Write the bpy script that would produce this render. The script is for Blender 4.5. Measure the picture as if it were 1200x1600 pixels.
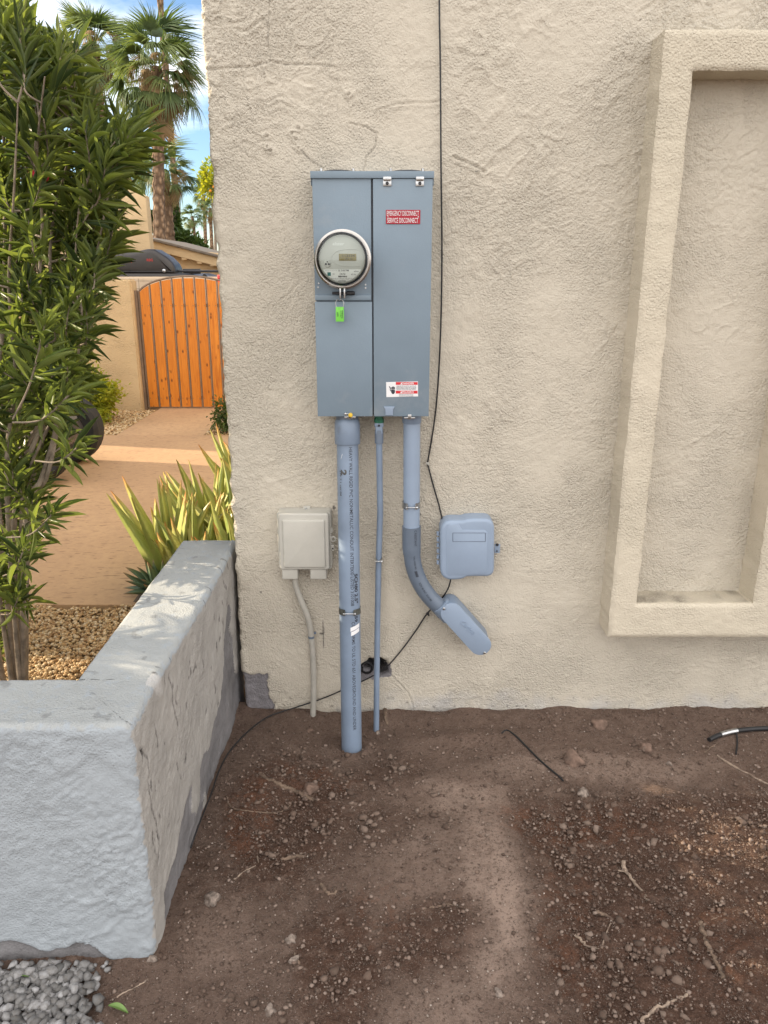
import bpy, bmesh, math, random
import numpy as np
from mathutils import Vector, Matrix, noise as mnoise
R = math.radians
PI = math.pi
random.seed(7)
rng = np.random.default_rng(7)
for o in list(bpy.data.objects):
    bpy.data.objects.remove(o)
scene = bpy.context.scene
COL = scene.collection

# ------------------------------------------------------------------ camera
CAM_Z = 1.61; CAM_D = 2.6; FPX = 1202.0; TILT = R(17.3)
cd = bpy.data.cameras.new('camera'); cam = bpy.data.objects.new('camera', cd); COL.objects.link(cam)
cam.location = (0, -CAM_D, CAM_Z); cam.rotation_euler = (PI/2 - TILT, 0, 0)
cd.sensor_fit = 'VERTICAL'; cd.sensor_height = 24; cd.lens = 24*FPX/1600
cd.clip_start = .05; cd.clip_end = 2000
scene.camera = cam
scene.render.resolution_x = 768; scene.render.resolution_y = 1024

# ------------------------------------------------------------------ sun, sky, exposure
SUN_AZ = 13.0      # degrees behind the wall plane, from the left
SUN_EL = 24.0
sdir = Vector((-math.cos(R(SUN_AZ))*math.cos(R(SUN_EL)), math.sin(R(SUN_AZ))*math.cos(R(SUN_EL)), math.sin(R(SUN_EL))))
ld = bpy.data.lights.new('sun', 'SUN'); ld.energy = 4.4; ld.angle = R(.5); ld.color = (1, .83, .60)
lo = bpy.data.objects.new('sun', ld); COL.objects.link(lo)
lo.rotation_euler = sdir.to_track_quat('Z', 'Y').to_euler(); lo.location = (-6, 3, 6)
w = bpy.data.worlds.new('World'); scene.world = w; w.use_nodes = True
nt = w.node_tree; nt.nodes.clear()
def wn(t, **k):
    n = nt.nodes.new(t)
    for a, b in k.items(): setattr(n, a, b)
    return n
sky = wn('ShaderNodeTexSky', sky_type='NISHITA', sun_disc=False, sun_elevation=R(SUN_EL), sun_rotation=R(270+SUN_AZ))
sky.air_density = 1.0; sky.dust_density = .1; sky.ozone_density = 3.5
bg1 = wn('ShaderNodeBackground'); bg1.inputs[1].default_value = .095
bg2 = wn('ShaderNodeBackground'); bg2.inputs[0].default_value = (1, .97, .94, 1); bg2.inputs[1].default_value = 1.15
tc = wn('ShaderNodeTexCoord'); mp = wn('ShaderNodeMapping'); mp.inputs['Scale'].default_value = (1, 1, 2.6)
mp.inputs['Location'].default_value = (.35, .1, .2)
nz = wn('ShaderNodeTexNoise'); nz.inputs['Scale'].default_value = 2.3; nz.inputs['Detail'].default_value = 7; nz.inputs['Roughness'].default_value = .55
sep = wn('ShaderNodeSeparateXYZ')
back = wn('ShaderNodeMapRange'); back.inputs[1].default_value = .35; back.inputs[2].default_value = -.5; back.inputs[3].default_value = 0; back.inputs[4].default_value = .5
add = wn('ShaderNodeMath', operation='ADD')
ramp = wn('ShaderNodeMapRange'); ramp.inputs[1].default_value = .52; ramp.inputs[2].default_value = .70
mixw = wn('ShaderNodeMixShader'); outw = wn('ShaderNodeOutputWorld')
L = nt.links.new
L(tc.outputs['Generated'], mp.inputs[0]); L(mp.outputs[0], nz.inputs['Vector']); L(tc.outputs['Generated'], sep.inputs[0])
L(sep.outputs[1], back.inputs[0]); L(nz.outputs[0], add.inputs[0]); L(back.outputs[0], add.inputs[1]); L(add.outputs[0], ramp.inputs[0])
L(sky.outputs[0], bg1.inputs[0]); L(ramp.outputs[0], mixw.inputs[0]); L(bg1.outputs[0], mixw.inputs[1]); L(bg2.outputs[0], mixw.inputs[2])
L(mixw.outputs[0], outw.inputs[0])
scene.view_settings.view_transform = 'Standard'; scene.view_settings.look = 'None'
scene.view_settings.exposure = 1.02; scene.view_settings.gamma = 1
scene.render.engine = 'CYCLES'

# ------------------------------------------------------------------ measuring helper
CT, ST = math.cos(TILT), math.sin(TILT)
ROLL = 0.0
def P(px, py, Y=0.0):
    """world point at photograph measurement (px, py) on the vertical plane at depth Y"""
    u = (px-600)/FPX; v = (800-py)/FPX
    dx, dy, dz = u, CT+v*ST, -ST+v*CT
    cr, sr = math.cos(ROLL), math.sin(ROLL)
    dx, dy = dx*cr-dy*sr, dx*sr+dy*cr
    t = (Y+CAM_D)/dy
    return Vector((dx*t, Y, CAM_Z+dz*t))
def PG(px, py, Z=0.0):
    a = P(px, py, 0); c = Vector((0, -CAM_D, CAM_Z)); d = a-c
    t = (Z-CAM_Z)/d.z
    return c+d*t

# ------------------------------------------------------------------ numpy noise
def _h(ix, iy, iz, s):
    n = (ix*374761393 + iy*668265263 + iz*2147483647 + s*1274126177) & 0xffffffff
    n = ((n ^ (n >> 13))*1274126177) & 0xffffffff
    n = n ^ (n >> 16)
    return (n & 0xffffff)/float(0xffffff)
def vn(x, y, z=None, s=0):
    x = np.asarray(x, float); y = np.asarray(y, float)
    z = np.zeros_like(x) if z is None else np.asarray(z, float)
    ix = np.floor(x).astype(np.int64); iy = np.floor(y).astype(np.int64); iz = np.floor(z).astype(np.int64)
    fx = x-ix; fy = y-iy; fz = z-iz
    fx = fx*fx*(3-2*fx); fy = fy*fy*(3-2*fy); fz = fz*fz*(3-2*fz)
    r = 0
    for a in (0, 1):
        for b in (0, 1):
            for c in (0, 1):
                r = r + _h(ix+a, iy+b, iz+c, s)*(fx if a else 1-fx)*(fy if b else 1-fy)*(fz if c else 1-fz)
    return r*2-1
def fbm(x, y, z=None, f=1.0, o=4, s=0, g=.5):
    r = 0; a = 1.0; t = 0
    for i in range(o):
        r = r + a*vn(np.asarray(x)*f, np.asarray(y)*f, None if z is None else np.asarray(z)*f, s+i*17)
        t += a; a *= g; f *= 2.03
    return r/t
def sstep(a, b, x):
    t = np.clip((x-a)/(b-a), 0, 1); return t*t*(3-2*t)
def polydist(x, y, pts):
    d = np.full(x.shape, 1e9)
    for (ax, ay), (bx, by) in zip(pts[:-1], pts[1:]):
        vx, vy = bx-ax, by-ay; l = vx*vx+vy*vy+1e-12
        t = np.clip(((x-ax)*vx+(y-ay)*vy)/l, 0, 1)
        d = np.minimum(d, np.hypot(x-ax-t*vx, y-ay-t*vy))
    return d

# ------------------------------------------------------------------ objects
def tag(o, label=None, cat=None, group=None, kind=None):
    if label: o['label'] = label
    if cat: o['category'] = cat
    if group: o['group'] = group
    if kind: o['kind'] = kind
    return o
def wloc(o):
    v = Vector((0, 0, 0))
    while o is not None:
        v = v+o.location; o = o.parent
    return v
def thing(name, loc, label, cat, group=None):
    o = bpy.data.objects.new(name, None); COL.objects.link(o); o.location = loc
    o.empty_display_size = .05
    return tag(o, label, cat, group)
def rawmesh(name, V, F, smooth=False):
    V = np.asarray(V, dtype=np.float32); me = bpy.data.meshes.new(name)
    if isinstance(F, np.ndarray):
        m, k = F.shape
        me.vertices.add(len(V)); me.vertices.foreach_set('co', V.ravel())
        me.loops.add(m*k); me.loops.foreach_set('vertex_index', F.astype(np.int32).ravel())
        me.polygons.add(m); me.polygons.foreach_set('loop_start', np.arange(0, m*k, k, dtype=np.int32))
        me.update(calc_edges=True); me.validate()
    else:
        me.from_pydata([tuple(map(float, v)) for v in V], [], F); me.update()
    if smooth: me.polygons.foreach_set('use_smooth', np.ones(len(me.polygons), dtype=bool))
    return me
def link(name, me, mat, parent=None, loc=(0, 0, 0)):
    o = bpy.data.objects.new(name, me); COL.objects.link(o)
    o.location = loc
    if parent is not None: o.parent = parent
    if mat is not None:
        for m in (mat if isinstance(mat, (list, tuple)) else [mat]): me.materials.append(m)
    return o
class MB:
    """collects shapes in world space, links them as one mesh object"""
    def __init__(s): s.V = []; s.F = []; s.S = []
    def add(s, V, F, smooth=True):
        b = len(s.V); s.V += [Vector(v) for v in V]; s.F += [[b+i for i in f] for f in F]; s.S += [smooth]*len(F); return s
    def bm(s, bm, smooth=False):
        bm.verts.ensure_lookup_table(); bm.verts.index_update()
        s.add([v.co.copy() for v in bm.verts], [[v.index for v in f.verts] for f in bm.faces], smooth); bm.free(); return s
    def box(s, c, d, bev=0.0, seg=2, rot=None, smooth=None):
        bm = bmesh.new(); bmesh.ops.create_cube(bm, size=1)
        for v in bm.verts: v.co = Vector((v.co.x*d[0], v.co.y*d[1], v.co.z*d[2]))
        if bev > 0: bmesh.ops.bevel(bm, geom=bm.edges[:], offset=bev, segments=seg, profile=.6, affect='EDGES')
        M = Matrix.Translation(Vector(c)) @ (rot.to_4x4() if rot is not None else Matrix.Identity(4))
        bmesh.ops.transform(bm, matrix=M, verts=bm.verts[:])
        return s.bm(bm, bev > 0 if smooth is None else smooth)
    def box2(s, a, b, bev=0.0, seg=2):
        a = Vector(a); b = Vector(b)
        return s.box((a+b)/2, [abs(b[i]-a[i]) for i in range(3)], bev, seg)
    def tube(s, pts, rad, n=12, cap=True, flat=None):
        pts = [Vector(p) for p in pts]; m = len(pts)
        rs = rad if isinstance(rad, (list, tuple)) else [rad]*m
        up = Vector((0, 0, 1)); V = []; prev = None
        for i in range(m):
            t = (pts[min(i+1, m-1)]-pts[max(i-1, 0)]).normalized()
            if prev is None:
                a = up if abs(t.dot(up)) < .9 else Vector((1, 0, 0))
                x = t.cross(a).normalized()
            else:
                x = (prev-t*prev.dot(t)).normalized()
            prev = x; y = t.cross(x)
            for k in range(n):
                a = 2*PI*k/n; V.append(pts[i]+(x*math.cos(a)+y*math.sin(a))*rs[i])
        F = [[i*n+k, i*n+(k+1) % n, (i+1)*n+(k+1) % n, (i+1)*n+k] for i in range(m-1) for k in range(n)]
        if cap:
            F.append([k for k in range(n)][::-1]); F.append([(m-1)*n+k for k in range(n)])
        return s.add(V, F, True)
    def lathe(s, prof, c, axis=Vector((0, -1, 0)), n=48, cap=False):
        """prof: list of (radius, distance along axis)"""
        axis = Vector(axis).normalized(); a0 = Vector((0, 0, 1)) if abs(axis.z) < .9 else Vector((1, 0, 0))
        x = axis.cross(a0).normalized(); y = axis.cross(x); V = []; c = Vector(c)
        for r, h in prof:
            for k in range(n):
                a = 2*PI*k/n; V.append(c+axis*h+(x*math.cos(a)+y*math.sin(a))*r)
        m = len(prof)
        F = [[i*n+k, i*n+(k+1) % n, (i+1)*n+(k+1) % n, (i+1)*n+k] for i in range(m-1) for k in range(n)]
        if cap: F.append([(m-1)*n+k for k in range(n)]); F.append([k for k in range(n)][::-1])
        return s.add(V, F, True)
    def slab(s, pts, y0, y1, bev=0.0, seg=3):
        """outline of (x,z) points, back at y0, front at y1 (y1 < y0), bevelled front rim"""
        bm = bmesh.new()
        fr = [bm.verts.new((p[0], y1, p[1])) for p in pts]; bk = [bm.verts.new((p[0], y0, p[1])) for p in pts]
        n = len(pts); f0 = bm.faces.new(fr); bm.faces.new(bk[::-1])
        for i in range(n): bm.faces.new((fr[i], bk[i], bk[(i+1) % n], fr[(i+1) % n]))
        bmesh.ops.recalc_face_normals(bm, faces=bm.faces[:])
        if bev > 0:
            es = list(f0.edges)
            bmesh.ops.bevel(bm, geom=es, offset=bev, segments=seg, profile=.5, affect='EDGES')
        return s.bm(bm, bev > 0)
    def build(s, name, mat, parent=None, origin=None, sharp=35):
        off = wloc(parent) if parent is not None else Vector(origin if origin is not None else (0, 0, 0))
        me = bpy.data.meshes.new(name)
        me.from_pydata([tuple(v-off) for v in s.V], [], s.F); me.update()
        bm = bmesh.new(); bm.from_mesh(me); bmesh.ops.recalc_face_normals(bm, faces=bm.faces[:]); bm.to_mesh(me); bm.free()
        me.polygons.foreach_set('use_smooth', s.S)
        if any(s.S): me.set_sharp_from_angle(angle=R(sharp))
        o = link(name, me, mat, parent, (0, 0, 0) if parent is not None else off)
        return o
def rrect(x0, z0, x1, z1, r, n=6):
    pts = []
    for cx, cz, a0 in ((x1-r, z0+r, -90), (x1-r, z1-r, 0), (x0+r, z1-r, 90), (x0+r, z0+r, 180)):
        for k in range(n+1):
            a = R(a0+90*k/n); pts.append((cx+r*math.cos(a), cz+r*math.sin(a)))
    return pts
def smooth_path(pts, n=8):
    pts = [Vector(p) for p in pts]; out = []
    for i in range(len(pts)-1):
        p0 = pts[max(i-1, 0)]; p1 = pts[i]; p2 = pts[i+1]; p3 = pts[min(i+2, len(pts)-1)]
        for k in range(n):
            t = k/n
            out.append(.5*((2*p1)+(p2-p0)*t+(2*p0-5*p1+4*p2-p3)*t*t+(3*p1-p0-3*p2+p3)*t**3))
    out.append(pts[-1]); return out
_tc = {}
def text2d(s, size=1.0, bold=0.0, xs=1.0):
    """2-D glyph mesh, centred; returns verts (x,y) and faces"""
    k = (s, bold)
    if k not in _tc:
        cu = bpy.data.curves.new('t', 'FONT'); cu.body = s; cu.size = 1; cu.align_x = 'CENTER'; cu.align_y = 'CENTER'
        cu.offset = bold; cu.resolution_u = 3
        ob = bpy.data.objects.new('t', cu); COL.objects.link(ob)
        bpy.context.view_layer.update()
        me = ob.to_mesh(); V = [v.co.copy() for v in me.vertices]; F = [list(p.vertices) for p in me.polygons]
        ob.to_mesh_clear(); bpy.data.objects.remove(ob); bpy.data.curves.remove(cu)
        _tc[k] = (V, F)
    V, F = _tc[k]
    return [(v.x*size*xs, v.y*size) for v in V], F
def scatter(name, templates, idx, M, pos, rnd, mat, parent=None, smooth=False):
    """batch copies of templates (V,F,T) into one mesh; colour attribute tint = (random, t, 0)"""
    off = np.array(wloc(parent)) if parent is not None else np.zeros(3)
    Vs = []; Fs = []; Cs = []; base = 0
    for ti, (V, F, T) in enumerate(templates):
        sel = np.where(idx == ti)[0]
        if not len(sel): continue
        n = len(V)
        W = np.einsum('nij,vj->nvi', M[sel], V)+pos[sel][:, None, :]-off
        Vs.append(W.reshape(-1, 3))
        Fs.append((F[None]+(base+np.arange(len(sel))*n)[:, None, None]).reshape(-1, F.shape[1]))
        c = np.zeros((len(sel), n, 4), np.float32); c[:, :, 0] = rnd[sel][:, None]; c[:, :, 1] = T[None]; c[:, :, 3] = 1
        Cs.append(c.reshape(-1, 4)); base += n*len(sel)
    me = rawmesh(name, np.concatenate(Vs), np.concatenate(Fs), smooth)
    at = me.color_attributes.new('tint', 'FLOAT_COLOR', 'POINT'); at.data.foreach_set('color', np.concatenate(Cs).ravel())
    return link(name, me, mat, parent)
def frames(d, nrm=None, roll=None):
    """rotation matrices whose x axis is d and z axis is near nrm; columns = axes"""
    d = d/np.linalg.norm(d, axis=1, keepdims=True)
    if nrm is None: nrm = np.tile(np.array([0, 0, 1.0]), (len(d), 1))
    y = np.cross(nrm, d); ly = np.linalg.norm(y, axis=1, keepdims=True)
    y = np.where(ly < 1e-4, np.array([[0, 1.0, 0]]), y/np.maximum(ly, 1e-4)); z = np.cross(d, y)
    if roll is not None:
        c = np.cos(roll)[:, None]; s_ = np.sin(roll)[:, None]; y, z = y*c+z*s_, z*c-y*s_
    return np.stack([d, y, z], axis=2)
def rand_rot(n):
    q = rng.normal(size=(n, 4)); q /= np.linalg.norm(q, axis=1, keepdims=True); a, b, c, d = q.T
    return np.stack([np.stack([1-2*(c*c+d*d), 2*(b*c-a*d), 2*(b*d+a*c)], 1), np.stack([2*(b*c+a*d), 1-2*(b*b+d*d), 2*(c*d-a*b)], 1), np.stack([2*(b*d-a*c), 2*(c*d+a*b), 1-2*(b*b+c*c)], 1)], 1)

# ------------------------------------------------------------------ materials
def newmat(name):
    m = bpy.data.materials.new(name); m.use_nodes = True; t = m.node_tree
    return m, t, t.nodes['Principled BSDF'], t.nodes['Material Output']
def N(t, typ, ins=None, **k):
    n = t.nodes.new(typ)
    for a, b in k.items(): setattr(n, a, b)
    if ins:
        for a, b in ins.items(): n.inputs[a].default_value = b
    return n
def noisen(t, scale, detail=4, rough=.5, vec=None, dist=0, ntype=None):
    n = N(t, 'ShaderNodeTexNoise', {'Scale': scale, 'Detail': detail, 'Roughness': rough, 'Distortion': dist})
    if vec is None: vec = N(t, 'ShaderNodeTexCoord').outputs['Object']
    t.links.new(vec, n.inputs['Vector']); return n.outputs[0]
def mr(t, x, a, b, c=0, d=1):
    n = N(t, 'ShaderNodeMapRange', {1: a, 2: b, 3: c, 4: d}); t.links.new(x, n.inputs[0]); return n.outputs[0]
def mathn(t, op, a, b):
    n = N(t, 'ShaderNodeMath', operation=op)
    for i, q in enumerate((a, b)):
        if isinstance(q, (int, float)): n.inputs[i].default_value = q
        else: t.links.new(q, n.inputs[i])
    return n.outputs[0]
def mixc(t, f, a, b, mode='MIX'):
    n = N(t, 'ShaderNodeMix', data_type='RGBA', blend_type=mode)
    for s_, q in ((n.inputs[0], f), (n.inputs[6], a), (n.inputs[7], b)):
        if isinstance(q, (int, float)): s_.default_value = q
        elif isinstance(q, tuple): s_.default_value = (*q, 1) if len(q) == 3 else q
        else: t.links.new(q, s_)
    return n.outputs[2]
def bumpn(t, h, dist, strength=1.0, prev=None):
    n = N(t, 'ShaderNodeBump', {'Strength': strength, 'Distance': dist}); t.links.new(h, n.inputs['Height'])
    if prev is not None: t.links.new(prev, n.inputs['Normal'])
    return n.outputs[0]
def attr(t, name='tint'):
    a = N(t, 'ShaderNodeAttribute', attribute_name=name); s = N(t, 'ShaderNodeSeparateColor'); t.links.new(a.outputs['Color'], s.inputs[0]); return s.outputs
def simple(name, col, rough=.5, metal=0.0, var=.12, vscale=9, bump=0.0, bscale=60, spec=.5, col2=None, dirt=None):
    m, t, b, o = newmat(name)
    n = noisen(t, vscale, 5, .6)
    c2 = col2 if col2 else tuple(c*(1-var*2.2) for c in col)
    f = mr(t, n, .35, .7)
    c = mixc(t, f, tuple(min(1, c*(1+var*.5)) for c in col), c2)
    if dirt:
        n2 = noisen(t, dirt[1], 6, .7); c = mixc(t, mr(t, n2, dirt[2], dirt[2]+.12, 0, .8), c, dirt[0])
    t.links.new(c, b.inputs['Base Color'])
    t.links.new(mr(t, noisen(t, vscale*3, 3), .3, .7, max(.02, rough-.07), min(1, rough+.1)), b.inputs['Roughness'])
    b.inputs['Metallic'].default_value = metal; b.inputs['Specular IOR Level'].default_value = spec
    if bump: t.links.new(bumpn(t, noisen(t, bscale, 4, .6), bump), b.inputs['Normal'])
    return m
def stucco(name, col, col2, k=1.0, patchcol=(.2, .19, .2), attrs=False, scale=1.0, sidecol=None, topcol=(.37, .385, .385)):
    """hand-floated plaster: fine sand grain, blobby ridges and broad trowel marks"""
    m, t, b, o = newmat(name)
    tcn = N(t, 'ShaderNodeTexCoord').outputs['Object']
    big = noisen(t, 1.3, 4, .55, tcn); mid = noisen(t, 7, 5, .6, tcn)
    c = mixc(t, mr(t, big, .3, .7), col, col2)
    c = mixc(t, mr(t, mid, .45, .75, 0, .22), c, tuple(x*.84 for x in col))
    v = N(t, 'ShaderNodeTexVoronoi', {'Scale': 150*scale, 'Smoothness': .5}, feature='SMOOTH_F1')
    dn = N(t, 'ShaderNodeTexNoise', {'Scale': 60*scale, 'Detail': 2})
    t.links.new(tcn, dn.inputs['Vector'])
    vm = N(t, 'ShaderNodeVectorMath', operation='MULTIPLY_ADD'); t.links.new(dn.outputs[1], vm.inputs[0]); vm.inputs[1].default_value = (.006/scale,)*3; t.links.new(tcn, vm.inputs[2])
    t.links.new(vm.outputs[0], v.inputs['Vector'])
    fine = noisen(t, 420*scale, 3, .6, tcn); g = noisen(t, 170*scale, 4, .6, tcn); br = noisen(t, 30*scale, 5, .6, tcn)
    amt = mr(t, noisen(t, 3.2, 4, .6, tcn), .38, .60, .22, 1.1)
    nb = bumpn(t, br, .006*k/scale, .6)
    h = mathn(t, 'MULTIPLY', mathn(t, 'ADD', g, mathn(t, 'MULTIPLY', v.outputs[0], -.8)), amt)
    nb = bumpn(t, h, .0058*k/scale, 1.0, nb)
    nb = bumpn(t, fine, .0024*k, .8, nb)
    if sidecol:  # side and front split by position, skylight put into the front colour
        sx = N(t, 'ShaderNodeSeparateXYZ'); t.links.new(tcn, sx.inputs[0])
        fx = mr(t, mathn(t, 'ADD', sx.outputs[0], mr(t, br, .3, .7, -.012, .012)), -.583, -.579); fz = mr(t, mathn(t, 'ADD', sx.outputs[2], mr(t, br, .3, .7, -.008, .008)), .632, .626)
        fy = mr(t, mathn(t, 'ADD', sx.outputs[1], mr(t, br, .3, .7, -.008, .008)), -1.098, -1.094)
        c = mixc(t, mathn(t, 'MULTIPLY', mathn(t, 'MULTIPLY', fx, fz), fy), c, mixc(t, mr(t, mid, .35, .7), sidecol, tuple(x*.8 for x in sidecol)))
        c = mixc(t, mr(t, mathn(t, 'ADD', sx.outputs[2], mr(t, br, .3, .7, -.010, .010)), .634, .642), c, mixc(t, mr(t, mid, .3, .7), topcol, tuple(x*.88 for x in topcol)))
    if attrs:
        s = attr(t, 'tint')   # R bare patch, G stains with hole and crack darkening, B chalky wear
        e = mathn(t, 'ADD', s[0], mr(t, g, .3, .7, -.25, .25))
        pc = mixc(t, mr(t, mid, .35, .65), patchcol, tuple(x*1.55 for x in patchcol))
        c = mixc(t, mr(t, e, .45, .55), c, pc)
        e2 = mathn(t, 'ADD', s[2], mr(t, mid, .3, .7, -.3, .3))
        c = mixc(t, mr(t, e2, .4, .8, 0, .8), c, (.50, .485, .47))
        e3 = mathn(t, 'MULTIPLY', s[1], mr(t, g, .25, .6, .6, 1.15))
        c = mixc(t, mr(t, e3, .12, .95), c, (.035, .03, .028))
    t.links.new(c, b.inputs['Base Color']); t.links.new(nb, b.inputs['Normal'])
    b.inputs['Roughness'].default_value = .85; b.inputs['Specular IOR Level'].default_value = .25
    return m
def leafmat(name, c1, c2, tipc=None, rough=.45, trans=.35, vein=None, dark=None):
    m, t, b, o = newmat(name); s = attr(t)
    c = mixc(t, s[0], c1, c2)
    if dark: c = mixc(t, mr(t, s[0], 0, .25, 1, 0), c, dark)
    if tipc: c = mixc(t, mr(t, s[1], .7, 1.0), c, tipc)
    if vein: c = mixc(t, mr(t, s[1], .9, 1.0, 0, .7), c, vein)
    t.links.new(c, b.inputs['Base Color']); b.inputs['Roughness'].default_value = rough; b.inputs['Specular IOR Level'].default_value = .4
    tr = N(t, 'ShaderNodeBsdfTranslucent'); t.links.new(mixc(t, 1.0, c, (1.5, 1.5, .7), 'MULTIPLY'), tr.inputs[0])
    mx = N(t, 'ShaderNodeMixShader', {0: trans}); t.links.new(b.outputs[0], mx.inputs[1]); t.links.new(tr.outputs[0], mx.inputs[2]); t.links.new(mx.outputs[0], o.inputs[0])
    return m
def stonemat(name, cols, rough=.85):
    m, t, b, o = newmat(name); s = attr(t)
    r = N(t, 'ShaderNodeValToRGB'); e = r.color_ramp.elements
    e[0].position = 0; e[0].color = (*cols[0], 1); e[1].position = 1; e[1].color = (*cols[-1], 1)
    for i, c in enumerate(cols[1:-1]): q = e.new((i+1)/(len(cols)-1)); q.color = (*c, 1)
    t.links.new(s[0], r.inputs[0])
    n = noisen(t, 140, 4, .6)
    c = mixc(t, mr(t, n, .35, .7, 0, .5), r.outputs[0], (.10, .08, .06))
    t.links.new(c, b.inputs['Base Color']); b.inputs['Roughness'].default_value = rough
    t.links.new(bumpn(t, n, .002), b.inputs['Normal']); return m
# ================================================================== MATERIAL SET
M_WALL = stucco('plaster_tan', (.60, .548, .462), (.56, .512, .43), 1.0, (.19, .18, .19), True)
M_FRAME = stucco('plaster_cream', (.625, .56, .455), (.585, .53, .425), .8, attrs=True)
M_PLANTER = stucco('plaster_sky_tint', (.355, .388, .42), (.325, .358, .39), .45, (.16, .155, .16), True, scale=1.15, sidecol=(.41, .392, .37))  # bluish front stands in for skylight, against the beige side
M_YARD = stucco('plaster_yellow', (.62, .46, .27), (.56, .41, .24), 1.0, scale=.55)
M_PANEL = simple('panel_enamel', (.182, .242, .302), .42, var=.07, vscale=2.2, bump=.0004, bscale=220, dirt=((.235, .275, .315), 3.5, .56))
M_PANELDK = simple('panel_dark_metal', (.05, .06, .075), .5)  # dark metal of the door seam and top hub plates
M_PVC = simple('pvc_grey', (.205, .265, .36), .38, var=.09, vscale=7, dirt=((.13, .14, .16), 5, .63))
M_PVCB = simple('pvc_light', (.27, .34, .45), .4, var=.05, vscale=5)
M_PVCD = simple('pvc_dark', (.135, .17, .225), .4, var=.08, vscale=7)
M_ZINC = simple('zinc_steel', (.55, .56, .57), .3, 1.0, var=.15, vscale=40)
M_STEEL = simple('stainless_ring', (.50, .48, .46), .28, 1.0, var=.05, vscale=8)
M_DKSTEEL = simple('dark_metal', (.05, .05, .055), .45, .6)
M_BEIGE = simple('beige_plastic', (.47, .455, .41), .55, var=.06, vscale=6, dirt=((.20, .18, .15), 14, .66), bump=.0006, bscale=150)
M_BEIGEC = simple('beige_cable_sheath', (.45, .43, .385), .5, var=.1, vscale=15, dirt=((.2, .17, .14), 18, .62))
M_BLACK = simple('black_rubber', (.012, .012, .014), .5, var=.1)
M_INK = simple('black_ink', (.03, .035, .05), .6)
M_INKG = simple('grey_ink', (.16, .16, .18), .6)
M_RED = simple('sign_red', (.36, .005, .022), .4, var=.04)
M_RED2 = simple('label_red', (.60, .02, .03), .45, var=.04)
M_WHITE = simple('label_white', (.78, .78, .80), .45, var=.03)
M_GREEN = simple('seal_green', (.18, .62, .07), .4, var=.05)
M_GREEN2 = simple('band_green', (.01, .13, .07), .45, var=.2, vscale=80)
M_YEL = simple('yellow_tag', (.75, .50, .05), .4)
M_FACE = simple('meter_face', (.46, .485, .455), .5, var=.03)
M_FACE2 = simple('meter_label', (.74, .78, .76), .5, var=.03)
M_LCD = simple('lcd', (.23, .20, .085), .3, var=.08)
M_TEAL = simple('teal_square', (.02, .17, .17), .5)
M_BARK = simple('bark_grey', (.26, .21, .16), .9, var=.25, vscale=25, bump=.004, bscale=60)
M_ROOT = simple('dry_root', (.20, .14, .10), .9, var=.35, vscale=45, bump=.004, bscale=120, dirt=((.09, .055, .04), 30, .5))
def aloemat():
    m, t, b, o = newmat('aloe_leaf'); s = attr(t)
    n = noisen(t, 30, 3, .6)
    c = mixc(t, s[0], (.33, .42, .11), (.62, .62, .21)); c = mixc(t, mr(t, n, .4, .7, 0, .35), c, (.56, .52, .20))
    c = mixc(t, mathn(t, 'MULTIPLY', mr(t, s[1], .80, 1.0), mr(t, s[0], .3, .7, .25, 1)), c, (.60, .27, .09))
    c = mixc(t, s[2], c, (.72, .68, .38))
    t.links.new(c, b.inputs['Base Color']); b.inputs['Roughness'].default_value = .42
    tr = N(t, 'ShaderNodeBsdfTranslucent'); t.links.new(c, tr.inputs[0]); mx = N(t, 'ShaderNodeMixShader', {0: .3}); t.links.new(b.outputs[0], mx.inputs[1]); t.links.new(tr.outputs[0], mx.inputs[2]); t.links.new(mx.outputs[0], o.inputs[0]); return m
M_LEAF = leafmat('oleander_leaf', (.075, .108, .035), (.20, .245, .072), rough=.36, trans=.45, vein=(.34, .38, .15), dark=(.035, .06, .022))
M_ALOE = aloemat()
M_ALOEG = leafmat('agave_leaf', (.10, .16, .09), (.17, .24, .13), tipc=(.30, .16, .08), rough=.5, trans=.1)
M_BUSH = leafmat('bush_leaf', (.16, .22, .02), (.46, .44, .035), rough=.5, trans=.4)
M_BUSHD = leafmat('dark_bush_leaf', (.03, .06, .015), (.10, .15, .03), rough=.5, trans=.3)
M_PALM = leafmat('palm_leaf', (.07, .11, .045), (.20, .25, .10), rough=.5, trans=.35)
M_PALMD = leafmat('palm_dead', (.24, .16, .08), (.42, .30, .17), rough=.8, trans=.2)
def _x(): pass
def trunkmat():
    m, t, b, o = newmat('palm_trunk')
    tcn = N(t, 'ShaderNodeTexCoord').outputs['Object']
    mpn = N(t, 'ShaderNodeMapping'); mpn.inputs['Scale'].default_value = (1, 1, .6); t.links.new(tcn, mpn.inputs[0])
    v = N(t, 'ShaderNodeTexVoronoi', {'Scale': 9.0}); t.links.new(mpn.outputs[0], v.inputs['Vector'])
    c = mixc(t, mr(t, v.outputs[0], .15, .6), (.34, .22, .13), (.12, .075, .045))
    t.links.new(c, b.inputs['Base Color']); b.inputs['Roughness'].default_value = .95
    t.links.new(bumpn(t, v.outputs[0], -.08), b.inputs['Normal']); return m
M_TRUNK = trunkmat()
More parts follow.
